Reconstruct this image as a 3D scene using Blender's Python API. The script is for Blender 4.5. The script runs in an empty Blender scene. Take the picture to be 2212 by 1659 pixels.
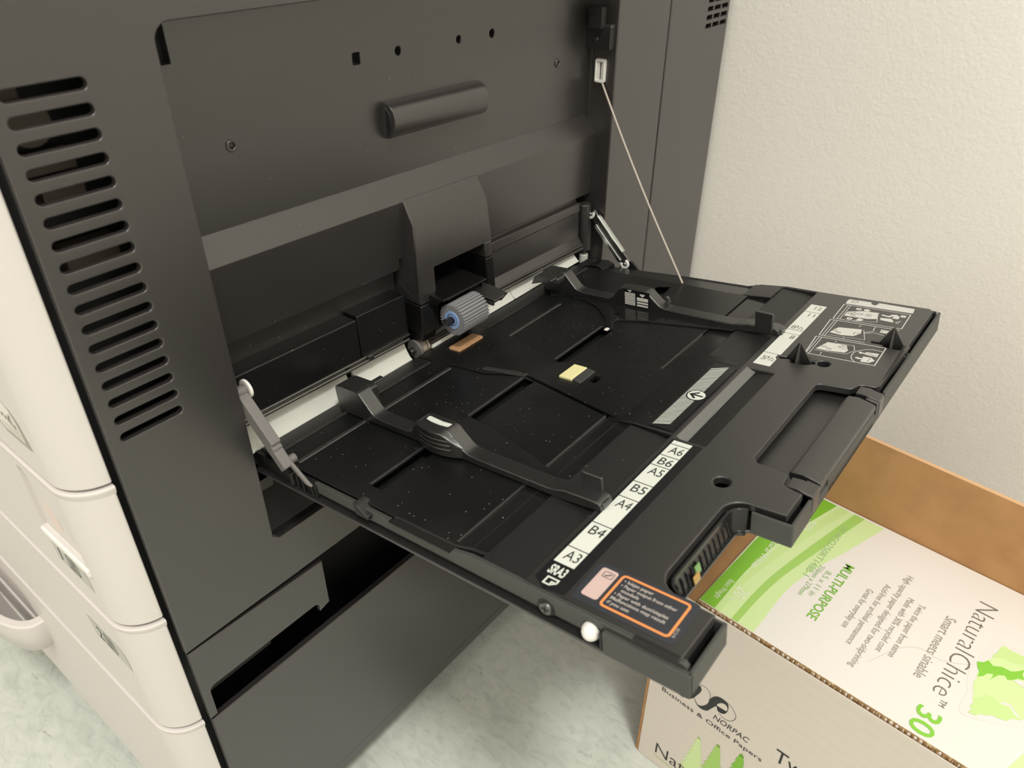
import bpy, bmesh, math, random
from mathutils import Vector, Matrix
from mathutils.geometry import tessellate_polygon

S = bpy.context.scene
COL = S.collection
R = math.radians
# ------------------------------------------------------------------ frames
# millimetres.  Machine frame: x away from the side panel, y towards the wall, z up from the tray's size strip.
FLOOR = -400.0
TAU = 0.130193111          # the open tray rises outwards
CT, ST = math.cos(TAU), math.sin(TAU)


def W3(x, y, z):
    return (x, y, z - FLOOR)


# ------------------------------------------------------------------ materials
def mat(name, base, rough=0.5, metal=0.0, spec=0.5, bump=None, specks=None, var=None, coat=0.0, sheen=0.0):
    m = bpy.data.materials.new(name)
    m.use_nodes = True
    nt = m.node_tree
    b = nt.nodes['Principled BSDF']
    b.inputs['Roughness'].default_value = rough
    b.inputs['Metallic'].default_value = metal
    b.inputs['Specular IOR Level'].default_value = spec
    b.inputs['Coat Weight'].default_value = coat
    b.inputs['Coat Roughness'].default_value = 0.36
    b.inputs['Sheen Weight'].default_value = sheen
    b.inputs['Sheen Roughness'].default_value = 0.45
    b.inputs['Sheen Tint'].default_value = (1.0, 0.93, 0.9, 1)
    tc = nt.nodes.new('ShaderNodeTexCoord')
    colsock = None
    rgb = nt.nodes.new('ShaderNodeRGB')
    rgb.outputs[0].default_value = (*base, 1)
    colsock = rgb.outputs[0]
    if var:                                   # large soft wear / smudges: (scale, other colour, low, high)
        n = nt.nodes.new('ShaderNodeTexNoise')
        n.inputs['Scale'].default_value = var[0]
        n.inputs['Detail'].default_value = 6
        nt.links.new(tc.outputs['Object'], n.inputs['Vector'])
        mr = nt.nodes.new('ShaderNodeMapRange')
        mr.inputs[1].default_value = var[2]
        mr.inputs[2].default_value = var[3]
        nt.links.new(n.outputs[0], mr.inputs[0])
        mx = nt.nodes.new('ShaderNodeMix')
        mx.data_type = 'RGBA'
        nt.links.new(mr.outputs[0], mx.inputs[0])
        nt.links.new(colsock, mx.inputs[6])
        mx.inputs[7].default_value = (*var[1], 1)
        colsock = mx.outputs[2]
    if specks:                                # dust: (scale, size, share, colour)
        v = nt.nodes.new('ShaderNodeTexVoronoi')
        v.inputs['Scale'].default_value = specks[0]
        nt.links.new(tc.outputs['Object'], v.inputs['Vector'])
        lt = nt.nodes.new('ShaderNodeMath')
        lt.operation = 'LESS_THAN'
        lt.inputs[1].default_value = specks[1]
        nt.links.new(v.outputs['Distance'], lt.inputs[0])
        sp = nt.nodes.new('ShaderNodeSeparateColor')
        nt.links.new(v.outputs['Color'], sp.inputs[0])
        l2 = nt.nodes.new('ShaderNodeMath')
        l2.operation = 'LESS_THAN'
        l2.inputs[1].default_value = specks[2]
        nt.links.new(sp.outputs[0], l2.inputs[0])
        mu = nt.nodes.new('ShaderNodeMath')
        mu.operation = 'MULTIPLY'
        nt.links.new(lt.outputs[0], mu.inputs[0])
        nt.links.new(l2.outputs[0], mu.inputs[1])
        mx = nt.nodes.new('ShaderNodeMix')
        mx.data_type = 'RGBA'
        nt.links.new(mu.outputs[0], mx.inputs[0])
        nt.links.new(colsock, mx.inputs[6])
        mx.inputs[7].default_value = (*specks[3], 1)
        colsock = mx.outputs[2]
    nt.links.new(colsock, b.inputs['Base Color'])
    if bump:                                  # (scale, strength, distance)
        n = nt.nodes.new('ShaderNodeTexNoise')
        n.inputs['Scale'].default_value = bump[0]
        n.inputs['Detail'].default_value = 3
        nt.links.new(tc.outputs['Object'], n.inputs['Vector'])
        bp = nt.nodes.new('ShaderNodeBump')
        bp.inputs['Strength'].default_value = bump[1]
        bp.inputs['Distance'].default_value = bump[2]
        nt.links.new(n.outputs[0], bp.inputs['Height'])
        nt.links.new(bp.outputs[0], b.inputs['Normal'])
    return m


DUST = (0.32, 0.31, 0.28)
CHAR = mat('charcoal_plastic', (0.021, 0.0172, 0.0166), 0.34, spec=0.8, sheen=0.08, coat=0.5, bump=(1600, 0.08, 0.0003))
CHAR_D = mat('charcoal_dusty', (0.017, 0.0138, 0.0135), 0.31, spec=0.8, sheen=0.08, coat=0.55, bump=(1600, 0.15, 0.0003), specks=(150, 0.05, 0.25, DUST))
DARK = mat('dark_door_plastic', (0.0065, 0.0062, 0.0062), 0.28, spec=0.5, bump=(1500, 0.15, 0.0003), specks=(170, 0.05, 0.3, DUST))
BLACK = mat('black_void_plastic', (0.008, 0.008, 0.008), 0.55)
DECK = mat('black_deck_plastic', (0.0065, 0.0065, 0.0068), 0.30, spec=0.45, bump=(1300, 0.10, 0.0003),
           specks=(300, 0.10, 0.33, (0.22, 0.215, 0.20)), var=(14, (0.014, 0.014, 0.0135), 0.5, 0.75))
TEX = mat('textured_black_plastic', (0.010, 0.010, 0.0098), 0.42, bump=(1500, 0.35, 0.0006), specks=(220, 0.06, 0.25, DUST))
SATIN = mat('satin_black_plastic', (0.0105, 0.0095, 0.0095), 0.40, spec=0.8, sheen=0.10, coat=0.35, bump=(1500, 0.22, 0.0004))
GLOSS = mat('glossy_black_plastic', (0.010, 0.010, 0.010), 0.16, specks=(230, 0.075, 0.35, DUST))
FILM = mat('black_label_film', (0.010, 0.010, 0.011), 0.25)
WALLG = mat('grey_edge_plastic', (0.050, 0.051, 0.047), 0.5, bump=(1500, 0.15, 0.0003))
CREAM = mat('cream_white_plastic', (0.65, 0.61, 0.585), 0.42, bump=(1500, 0.08, 0.0002))
GREYP = mat('grey_link_plastic', (0.15, 0.14, 0.135), 0.45)
WHITEP = mat('white_nylon', (0.80, 0.78, 0.74), 0.35)
GUIDEW = mat('ivory_guide_plastic', (0.62, 0.62, 0.57), 0.35)
METAL = mat('zinc_plated_steel', (0.62, 0.66, 0.65), 0.22, metal=1.0)
DMETAL = mat('dull_dark_steel', (0.17, 0.165, 0.16), 0.4, metal=1.0)
WIRE = mat('wire_sheath', (0.46, 0.40, 0.35), 0.5)
ROLL = mat('grey_rubber', (0.22, 0.22, 0.23), 0.7)
BLUE = mat('pale_blue_plastic', (0.25, 0.40, 0.72), 0.35)
BEIGE = mat('beige_rubber', (0.36, 0.30, 0.24), 0.7)
CORK = mat('cork_pad', (0.52, 0.30, 0.15), 0.85, var=(900, (0.33, 0.17, 0.08), 0.45, 0.7))
SPONGE = mat('yellow_felt', (0.75, 0.70, 0.36), 0.9)
LABELW = mat('label_white', (0.68, 0.70, 0.64), 0.5)
PRINTW = mat('printed_white', (0.60, 0.59, 0.55), 0.5)
INK = mat('label_black_ink', (0.015, 0.015, 0.017), 0.5)
PINK = mat('label_pale_pink', (0.60, 0.44, 0.41), 0.5)
ORANGE = mat('label_orange', (0.88, 0.30, 0.09), 0.5)
NAVY = mat('label_slate', (0.032, 0.034, 0.042), 0.35)
LGREEN = mat('reflector_green', (0.18, 0.34, 0.12), 0.35)
LYELLOW = mat('reflector_amber', (0.42, 0.26, 0.07), 0.35)
PLATE = mat('number_plate_grey', (0.45, 0.44, 0.40), 0.35)
PINKW = mat('pinkish_white', (0.72, 0.60, 0.55), 0.5)
KRAFT = mat('kraft_cardboard', (0.47, 0.255, 0.105), 0.8, var=(40, (0.40, 0.21, 0.085), 0.4, 0.7))
KRAFT_E = mat('cardboard_cut_edge', (0.26, 0.15, 0.06), 0.9, var=(500, (0.50, 0.36, 0.2), 0.5, 0.62))
CARTW = mat('carton_white', (0.80, 0.755, 0.705), 0.6, bump=(25, 0.05, 0.002))
CARTF = mat('carton_shaded_white', (0.70, 0.63, 0.56), 0.6)  # carton white darkened, with the front's shade put into the colour
G_DARK = mat('print_green_dark', (0.22, 0.50, 0.035), 0.5)
G_MID = mat('print_green_mid', (0.38, 0.62, 0.14), 0.5)
G_LIGHT = mat('print_green_light', (0.58, 0.76, 0.31), 0.5)
G_PALE = mat('print_green_pale', (0.64, 0.80, 0.38), 0.5)
G_GREY = mat('print_grey_ink', (0.17, 0.15, 0.12), 0.5)
G_GREY2 = mat('print_pale_grey_ink', (0.36, 0.32, 0.27), 0.5)
G_SHAD = mat('print_halo', (0.77, 0.735, 0.695), 0.6)
CREASE = mat('print_crease', (0.66, 0.61, 0.56), 0.6)


def corrugate(m, scale, strength):
    """faint flute lines pressed through the liner of a carton wall"""
    nt = m.node_tree
    b = nt.nodes['Principled BSDF']
    tc = nt.nodes.new('ShaderNodeTexCoord')
    mp = nt.nodes.new('ShaderNodeMapping')
    mp.inputs['Rotation'].default_value = (0, 0, R(4.6))
    wv = nt.nodes.new('ShaderNodeTexWave')
    wv.bands_direction = 'Z'
    wv.inputs['Scale'].default_value = scale
    wv.inputs['Distortion'].default_value = 1.5
    wv.inputs['Detail'].default_value = 2
    wv.inputs['Detail Scale'].default_value = 0.6
    nt.links.new(tc.outputs['Object'], mp.inputs[0])
    nt.links.new(mp.outputs[0], wv.inputs['Vector'])
    bp = nt.nodes.new('ShaderNodeBump')
    bp.inputs['Strength'].default_value = strength
    bp.inputs['Distance'].default_value = 0.0008
    nt.links.new(wv.outputs[1], bp.inputs['Height'])
    nt.links.new(bp.outputs[0], b.inputs['Normal'])


corrugate(CARTF, 30, 0.10)


def wall_mat():
    m = mat('painted_wall', (0.86, 0.83, 0.775), 0.6)
    nt = m.node_tree
    b = nt.nodes['Principled BSDF']
    tc = nt.nodes.new('ShaderNodeTexCoord')
    n = nt.nodes.new('ShaderNodeTexNoise')
    n.inputs['Scale'].default_value = 110
    n.inputs['Detail'].default_value = 4
    n2 = nt.nodes.new('ShaderNodeTexNoise')
    n2.inputs['Scale'].default_value = 320
    ad = nt.nodes.new('ShaderNodeMath')
    ad.operation = 'ADD'
    nt.links.new(tc.outputs['Object'], n.inputs['Vector'])
    nt.links.new(tc.outputs['Object'], n2.inputs['Vector'])
    nt.links.new(n.outputs[0], ad.inputs[0])
    nt.links.new(n2.outputs[0], ad.inputs[1])
    bp = nt.nodes.new('ShaderNodeBump')
    bp.inputs['Strength'].default_value = 0.16
    bp.inputs['Distance'].default_value = 0.002
    nt.links.new(ad.outputs[0], bp.inputs['Height'])
    nt.links.new(bp.outputs[0], b.inputs['Normal'])
    return m


def floor_mat():
    m = mat('marbled_vinyl', (0.5, 0.5, 0.5), 0.42)
    nt = m.node_tree
    b = nt.nodes['Principled BSDF']
    tc = nt.nodes.new('ShaderNodeTexCoord')
    mp = nt.nodes.new('ShaderNodeMapping')
    mp.inputs['Rotation'].default_value = (0, 0, R(25))
    mp.inputs['Scale'].default_value = (1.0, 1.9, 1.0)
    nt.links.new(tc.outputs['Object'], mp.inputs[0])
    n = nt.nodes.new('ShaderNodeTexNoise')
    n.inputs['Scale'].default_value = 45
    n.inputs['Detail'].default_value = 8
    n.inputs['Roughness'].default_value = 0.65
    n.inputs['Distortion'].default_value = 1.2
    nt.links.new(mp.outputs[0], n.inputs['Vector'])
    cr = nt.nodes.new('ShaderNodeValToRGB')
    e = cr.color_ramp.elements
    e[0].position = 0.30
    e[0].color = (0.50, 0.525, 0.48, 1)
    e[1].position = 0.70
    e[1].color = (0.68, 0.70, 0.64, 1)
    k = e.new(0.48)
    k.color = (0.60, 0.625, 0.57, 1)
    nt.links.new(n.outputs[0], cr.inputs[0])
    n2 = nt.nodes.new('ShaderNodeTexNoise')
    n2.inputs['Scale'].default_value = 60
    n2.inputs['Detail'].default_value = 5
    n2.inputs['Distortion'].default_value = 2.0
    nt.links.new(mp.outputs[0], n2.inputs['Vector'])
    mr = nt.nodes.new('ShaderNodeMapRange')
    mr.inputs[1].default_value = 0.66
    mr.inputs[2].default_value = 0.76
    nt.links.new(n2.outputs[0], mr.inputs[0])
    mx = nt.nodes.new('ShaderNodeMix')
    mx.data_type = 'RGBA'
    nt.links.new(mr.outputs[0], mx.inputs[0])
    nt.links.new(cr.outputs[0], mx.inputs[6])
    mx.inputs[7].default_value = (0.40, 0.41, 0.37, 1)
    nt.links.new(mx.outputs[2], b.inputs['Base Color'])
    return m


# ------------------------------------------------------------------ mesh collector
class M:
    def __init__(s):
        s.v, s.f, s.m = [], [], []

    def add(s, vs, fs, mi=0):
        o = len(s.v)
        s.v += [tuple(p) for p in vs]
        s.f += [tuple(i + o for i in f) for f in fs]
        s.m += [mi] * len(fs)

    def box(s, x0, x1, y0, y1, z0, z1, mi=0):
        v = [(x, y, z) for x in (x0, x1) for y in (y0, y1) for z in (z0, z1)]
        s.add(v, [(0, 1, 3, 2), (4, 6, 7, 5), (0, 4, 5, 1), (2, 3, 7, 6), (0, 2, 6, 4), (1, 5, 7, 3)], mi)

    def prism(s, poly, w0, w1, fn, mi=0):
        """closed polygon (u, v) pushed from w0 to w1; fn(u, v, w) -> point"""
        n = len(poly)
        s.add([fn(u, v, w0) for u, v in poly] + [fn(u, v, w1) for u, v in poly],
              [tuple(range(n)), tuple(range(2 * n - 1, n - 1, -1))] +
              [(i, (i + 1) % n, n + (i + 1) % n, n + i) for i in range(n)], mi)

    def strip(s, a, b, mi=0, closed=False):
        n = len(a)
        k = n if closed else n - 1
        s.add(list(a) + list(b), [(i, (i + 1) % n, n + (i + 1) % n, n + i) for i in range(k)], mi)

    def cyl(s, p0, p1, r0, r1=None, n=20, mi=0, caps=True):
        r1 = r0 if r1 is None else r1
        p0, p1 = Vector(p0), Vector(p1)
        d = (p1 - p0).normalized()
        a = d.orthogonal().normalized()
        b = d.cross(a)
        v = []
        for p, r in ((p0, r0), (p1, r1)):
            for i in range(n):
                t = 2 * math.pi * i / n
                v.append(p + a * (r * math.cos(t)) + b * (r * math.sin(t)))
        f = [(i, (i + 1) % n, n + (i + 1) % n, n + i) for i in range(n)]
        if caps:
            f += [tuple(range(n - 1, -1, -1)), tuple(range(n, 2 * n))]
        s.add(v, f, mi)

    def ring(s, c, axis, r0, r1, w, n=28, mi=0, t0=0.0, t1=2 * math.pi):
        """flat ring (or arc) of inner/outer radius and width w along the axis"""
        c, d = Vector(c), Vector(axis).normalized()
        a = d.orthogonal().normalized()
        b = d.cross(a)
        full = abs(t1 - t0 - 2 * math.pi) < 1e-6
        k = n if full else n + 1
        loops = []
        for r, q in ((r0, 0), (r1, 0), (r1, w), (r0, w)):
            loops.append([c + d * q + a * (r * math.cos(t0 + (t1 - t0) * i / n)) + b * (r * math.sin(t0 + (t1 - t0) * i / n))
                          for i in range(k)])
        for i in range(4):
            s.strip(loops[i], loops[(i + 1) % 4], mi, full)
        if not full:
            s.add([l[0] for l in loops] + [l[-1] for l in loops], [(0, 1, 2, 3), (7, 6, 5, 4)], mi)

    def tube(s, path, r, n=10, mi=0):
        path = [Vector(p) for p in path]
        rings = []
        for i, p in enumerate(path):
            d = (path[min(i + 1, len(path) - 1)] - path[max(i - 1, 0)]).normalized()
            a = d.cross(Vector((0.13, 0.31, 0.94))).normalized()
            b = d.cross(a)
            rings.append([p + a * (r * math.cos(2 * math.pi * k / n)) + b * (r * math.sin(2 * math.pi * k / n)) for k in range(n)])
        for i in range(len(rings) - 1):
            s.strip(rings[i], rings[i + 1], mi, True)
        s.add(rings[0], [tuple(range(n - 1, -1, -1))], mi)
        s.add(rings[-1], [tuple(range(n))], mi)

    def ball(s, c, rx, ry, rz, nu=18, nv=10, mi=0):
        v, f = [], []
        for j in range(nv + 1):
            ph = math.pi * j / nv
            for i in range(nu):
                t = 2 * math.pi * i / nu
                v.append((c[0] + rx * math.sin(ph) * math.cos(t), c[1] + ry * math.sin(ph) * math.sin(t), c[2] + rz * math.cos(ph)))
        for j in range(nv):
            for i in range(nu):
                f.append((j * nu + i, j * nu + (i + 1) % nu, (j + 1) * nu + (i + 1) % nu, (j + 1) * nu + i))
        s.add(v, f, mi)

    def poly(s, pts, fn, w, mi=0, d=0.0):
        """flat printed patch; d > 0 gives it a film thickness"""
        if d:
            s.prism(pts, w, w + d, fn, mi)
        else:
            s.add([fn(u, v, w) for u, v in pts], [tuple(range(len(pts)))], mi)

    def stroke(s, pts, wd, fn, w, mi=0, closed=False):
        """printed line of width wd along a path"""
        n = len(pts)
        L, Rr = [], []
        for i, (x, y) in enumerate(pts):
            p = pts[(i - 1) % n] if (closed or i) else None
            q = pts[(i + 1) % n] if (closed or i < n - 1) else None
            d1 = Vector((x - p[0], y - p[1])).normalized() if p else None
            d2 = Vector((q[0] - x, q[1] - y)).normalized() if q else None
            d1 = d1 or d2
            d2 = d2 or d1
            n1, n2 = Vector((-d1.y, d1.x)), Vector((-d2.y, d2.x))
            m_ = n1 + n2
            if m_.length < 1e-4:
                m_ = n1
            m_.normalize()
            k = wd / 2 / max(0.4, m_.dot(n1))
            L.append(fn(x + m_.x * k, y + m_.y * k, w))
            Rr.append(fn(x - m_.x * k, y - m_.y * k, w))
        s.strip(L, Rr, mi, closed)

    def plate(s, loops, t0, t1, fn, bevel=0.0, res=2, mi=0):
        """plate with holes from closed outlines in (u, v), thickness t0..t1, rounded edges"""
        cu = bpy.data.curves.new('tmp', 'CURVE')
        cu.dimensions = '2D'
        cu.fill_mode = 'BOTH'
        for lp in loops:
            sp = cu.splines.new('POLY')
            sp.points.add(len(lp) - 1)
            for i, (u, v) in enumerate(lp):
                sp.points[i].co = (u, v, 0, 1)
            sp.use_cyclic_u = True
        cu.extrude = (t1 - t0) / 2 - bevel
        cu.bevel_depth = bevel
        cu.bevel_resolution = res
        cu.offset = -bevel
        ob = bpy.data.objects.new('tmp', cu)
        COL.objects.link(ob)
        dg = bpy.context.evaluated_depsgraph_get()
        me = bpy.data.meshes.new_from_object(ob.evaluated_get(dg))
        c = (t0 + t1) / 2
        s.add([fn(p.co.x, p.co.y, p.co.z + c) for p in me.vertices], [tuple(p.vertices) for p in me.polygons], mi)
        bpy.data.objects.remove(ob)
        bpy.data.curves.remove(cu)
        bpy.data.meshes.remove(me)

    def text(s, txt, u, v, H, fn, w, mi=0, Wd=None, align='L', bold=0.0, slant=0.0):
        """lettering: baseline at (u, v), cap height H, optional total width Wd"""
        cu = bpy.data.curves.new('tmp', 'FONT')
        cu.body = txt
        cu.size = 1.0
        cu.offset = bold
        cu.resolution_u = 3
        ob = bpy.data.objects.new('tmp', cu)
        COL.objects.link(ob)
        dg = bpy.context.evaluated_depsgraph_get()
        me = bpy.data.meshes.new_from_object(ob.evaluated_get(dg))
        if me.vertices:
            xs = [p.co.x for p in me.vertices]
            x0, x1 = min(xs), max(xs)
            ky = H / CAPH
            kx = Wd / (x1 - x0) if Wd else ky
            sh = {'L': 0, 'C': -(x1 - x0) * kx / 2, 'R': -(x1 - x0) * kx}[align]
            s.add([fn(u + (p.co.x - x0) * kx + sh + slant * p.co.y * ky, v + p.co.y * ky, w) for p in me.vertices],
                  [tuple(p.vertices) for p in me.polygons], mi)
        bpy.data.objects.remove(ob)
        bpy.data.curves.remove(cu)
        bpy.data.meshes.remove(me)

    def build(s, name, mats, parent=None, bevel=0.0, seg=2, smooth=32, label=None):
        me = bpy.data.meshes.new(name)
        o = frame_of(parent)
        me.from_pydata([((x - o[0]) * .001, (y - o[1]) * .001, (z - o[2]) * .001) for x, y, z in s.v], [], s.f)
        for m_ in (mats if isinstance(mats, (list, tuple)) else [mats]):
            me.materials.append(m_)
        for p, i in zip(me.polygons, s.m):
            p.material_index = i
        bm = bmesh.new()
        bm.from_mesh(me)
        bmesh.ops.remove_doubles(bm, verts=bm.verts, dist=2e-6)
        bmesh.ops.recalc_face_normals(bm, faces=bm.faces)
        bm.to_mesh(me)
        bm.free()
        if smooth:
            me.polygons.foreach_set('use_smooth', [True] * len(me.polygons))
            me.set_sharp_from_angle(angle=R(smooth))
        ob = bpy.data.objects.new(name, me)
        COL.objects.link(ob)
        if parent is not None:
            ob.parent = parent
        if bevel:
            md = ob.modifiers.new('edge', 'BEVEL')
            md.width = bevel * .001
            md.segments = seg
            md.limit_method = 'ANGLE'
            md.angle_limit = R(35)
            md.harden_normals = False
        if smooth:
            wn = ob.modifiers.new('flat faces', 'WEIGHTED_NORMAL')
            wn.weight = 100
            wn.keep_sharp = True
        if label:
            ob['label'] = label
        return ob


_cu = bpy.data.curves.new('tmp', 'FONT')
_cu.body = 'H'
_ob = bpy.data.objects.new('tmp', _cu)
COL.objects.link(_ob)
_me = bpy.data.meshes.new_from_object(_ob.evaluated_get(bpy.context.evaluated_depsgraph_get()))
CAPH = max(p.co.y for p in _me.vertices)
bpy.data.objects.remove(_ob)

FRAMES = {}


def frame_of(o):
    """mm origin of the frame in which the children of o are written"""
    if o is None:
        return (0, 0, 0)
    return FRAMES.get(o.name) or frame_of(o.parent)


def thing(name, loc, label, cat):
    e = bpy.data.objects.new(name, None)
    COL.objects.link(e)
    e.location = [c * .001 for c in loc]
    e.empty_display_size = 0.05
    e['label'], e['category'] = label, cat
    FRAMES[e.name] = loc
    return e


def kind(o, k='structure'):
    o['kind'] = k
    return o


def arc(cx, cy, r, a0, a1, n=6):
    return [(cx + r * math.cos(R(a0 + (a1 - a0) * i / n)), cy + r * math.sin(R(a0 + (a1 - a0) * i / n))) for i in range(n + 1)]


def rrect(u0, u1, v0, v1, r, n=4):
    return (arc(u1 - r, v0 + r, r, -90, 0, n) + arc(u1 - r, v1 - r, r, 0, 90, n) +
            arc(u0 + r, v1 - r, r, 90, 180, n) + arc(u0 + r, v0 + r, r, 180, 270, n))


def circ(u, v, r, n=20):
    return [(u + r * math.cos(2 * math.pi * i / n), v + r * math.sin(2 * math.pi * i / n)) for i in range(n)]


def spline(pts, n=6, closed=False):
    """Catmull-Rom through the points"""
    out = []
    k = len(pts)
    for i in range(k if closed else k - 1):
        p = [pts[(i + j) % k] if closed else pts[min(max(i + j, 0), k - 1)] for j in (-1, 0, 1, 2)]
        for q in range(n):
            t = q / n
            out.append(tuple(0.5 * (2 * p[1][c] + (p[2][c] - p[0][c]) * t + (2 * p[0][c] - 5 * p[1][c] + 4 * p[2][c] - p[3][c]) * t * t +
                                    (3 * p[1][c] - p[0][c] - 3 * p[2][c] + p[3][c]) * t ** 3) for c in range(2)))
    if not closed:
        out.append(tuple(pts[-1]))
    return out


def cut(ob, cutter):
    md = ob.modifiers.new('pocket', 'BOOLEAN')
    md.operation = 'DIFFERENCE'
    md.solver = 'EXACT'
    md.object = cutter
    dg = bpy.context.evaluated_depsgraph_get()
    me = bpy.data.meshes.new_from_object(ob.evaluated_get(dg))
    ob.modifiers.clear()
    old = ob.data
    ob.data = me
    me.name = ob.name
    bpy.data.meshes.remove(old)
    bpy.data.objects.remove(cutter)
    me.polygons.foreach_set('use_smooth', [True] * len(me.polygons))
    me.set_sharp_from_angle(angle=R(30))
    wn = ob.modifiers.new('flat faces', 'WEIGHTED_NORMAL')
    wn.weight = 100
    wn.keep_sharp = True



# ================================================================== THE ROOM
WALL_Y = 390.0
wm, fm = wall_mat(), floor_mat()
X0, X1, Y0, ZC = -2300.0, 2500.0, -3000.0, 2700.0
g = M()
g.box(X0, X1, Y0, WALL_Y, -60, 0)
kind(g.build('floor', fm, smooth=0))
g = M()
g.box(X0, X1, WALL_Y, WALL_Y + 80, 0, ZC)
kind(g.build('wall_back', wm, smooth=0))
g = M()
g.box(X0, X1, Y0 - 80, Y0, 0, ZC)
kind(g.build('wall_front', wm, smooth=0))
g = M()
g.box(X1, X1 + 80, Y0, WALL_Y, 0, ZC)
kind(g.build('wall_right', wm, smooth=0))
g = M()
g.box(X0 - 80, X0, Y0, WALL_Y, 0, ZC)
kind(g.build('wall_left', wm, smooth=0))
g = M()
g.box(X0, X1, Y0, WALL_Y, ZC, ZC + 60)
kind(g.build('ceiling', mat('ceiling_white', (0.8, 0.8, 0.78), 0.8), smooth=0))

# ================================================================== THE COPIER
COP = thing('photocopier', W3(-450, 60, FLOOR),
            'dark grey office photocopier with white front drawers and its black bypass paper tray folded open', 'photocopier')
XP = -190.0                                             # outer face of the side panel


def side(u, v, w):                                      # drawn on the side panel: u = y, v = z, w = x
    return W3(w, u, v)


g = M()                                                 # inner body
g.box(-760, -262, -250, 378, 38, 840)
g.box(-262, -226, -256, -190, 38, 840)
g.box(-262, -204, -262, -251, 40, 840)
g.box(-262, -236, -190, 378, 38, 270)
g.box(-262, -226, -190, 378, 606, 840)
g.build('machine_body', BLACK, COP)

# --- side panel with its vents and the tray opening
outer = [(-257, -125.2), (187, -125.2), (187, -88), (-183, -88), (-187, -84)]
outer += [(-187, 196.5)] + arc(-179, 196.5, 8, 180, 90, 6)[1:] + [(187, 204.5), (187, 440), (-257, 440)]
loops = [outer]
for i in range(17):
    zc = 187.2 - i * 9.78
    loops.append(arc(-220.8, zc, 2.35, -90, 90, 6) + arc(-248.6, zc, 2.35, 90, 270, 6))
g = M()
g.plate(loops, XP - 4.0, XP, side, 0.7, 2)
g.build('side_panel', CHAR, COP, smooth=40)
VF = mat('vent_inner_plastic', (0.10, 0.080, 0.060), 0.6)
for bx in ((-223, -214, -244, -222, 550, 558), (-221, -212, -240, -216, 504, 518), (-222, -213, -256, -236, 576, 600), (-220, -213, -240, -222, 538, 546)):
    g = M()                                             # things glimpsed behind the vents
    g.box(*bx)
    g.build('vent_frame', VF, COP, bevel=0.4)
g = M()
g.cyl(W3(-222, -238, 172), W3(-208, -238, 172), 9, n=24)
g.build('vent_fan_hub', VF, COP)
g = M()                                                 # walls round the opening
g.box(-240, -194, -191, -187.2, 312, 606)
g.box(-250, -194, -191, 190, 604.7, 608)
g.box(-240, -194, -191, 187, 308, 311.5)
g.build('opening_surround', BLACK, COP)
g = M()
g.box(-262, -199, 187, 191, 270, 840)
g.build('opening_rear_wall', mat('rear_wall_black', (0.004, 0.004, 0.004), 0.7, spec=0.2), COP)
g = M()
g.prism([(-205, -88), (-198, -88), (-232, -40), (-236, -40)], -186, 186, lambda x, z, y: W3(x, y, z))
g.box(-225, -206, -186, -170, 400 - 62, 400 - 54)
g.build('opening_floor', DARK, COP)


def RZ(y):                                              # the inner door hangs a hair off level
    return -0.025 * y


def prof(g, pts, y0, y1, back=-244.0, mi=0):
    """solid whose front follows (x, z) points from top to bottom between y0 and y1"""
    poly = list(pts) + [(back, pts[-1][1]), (back, pts[0][1])]
    g.prism(poly, y0, y1, lambda x, z, y: W3(x, y, z + RZ(y)), mi)


door = bpy.data.objects
# upper sheet of the inner door, pierced
holes = [rrect(-57.3, -51.5, 164.2, 170.4, 0.8), circ(-21.8, 167.2, 2.5), circ(31.9, 167.0, 2.3), circ(65.1, 166.7, 2.7),
         [(-170, 181), (-165.5, 181), (-165.5, 204.5), (-170, 204.5)]]
XD = -221.5
g = M()
g.plate([[(-186.5, 93), (186.5, 93), (186.5, 212), (-186.5, 212)]] + holes, XD - 6, XD, lambda u, v, w: W3(w, u, v + RZ(u) * (1 - (v - 94) / 118)), 0.4, 1)
prof(g, [(XD, 94.6), (-212.0, 80), (-215.5, 33.2), (-222, 31), (-222, 14)], -186.5, -41)
prof(g, [(XD, 94.6), (-212.0, 80), (-216, 40)], -41.2, 36.2)
prof(g, [(XD, 94.6), (-212.0, 80), (-213.4, 40), (-213.6, 29)], 36, 186.5)
prof(g, [(-216.5, 29), (-216.5, 25.2), (-212.3, 24.2), (-212, 17), (-213, 16), (-212.2, -6), (-206.5, -13.5)], 36, 169.0)
DOOR = g.build('inner_door', [CHAR_D], COP, bevel=0.4)
g = M()
g.box(-236, -227, -180, 180, 400 + 100, 400 + 205)
g.build('door_cavity', BLACK, COP)
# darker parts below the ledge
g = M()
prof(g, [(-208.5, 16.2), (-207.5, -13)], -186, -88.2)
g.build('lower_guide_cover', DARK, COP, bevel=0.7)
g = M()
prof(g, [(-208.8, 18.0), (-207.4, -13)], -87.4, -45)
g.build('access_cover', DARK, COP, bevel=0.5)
g = M()                                                 # bulged recessed grip
gp = [(-224, 140.6)] + [(XD + 10.5 * math.cos(R(t)) ** 0.8, 129.4 + 10.8 * math.sin(R(t))) for t in range(84, -90, -12)] + [(-224, 118.2)]
g.prism(gp, -38.4, 49.0, lambda x, z, y: W3(x, y, z + RZ(y)))
g.prism([(-218.6, 138.0), (-214.8, 134), (-213.8, 128), (-216, 122), (-218.6, 120)], -39.2, -38.3, lambda x, z, y: W3(x, y, z + RZ(y)), 1)
g.build('door_grip', [CHAR, BLACK], DOOR, bevel=1.2, seg=3, smooth=45)
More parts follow.
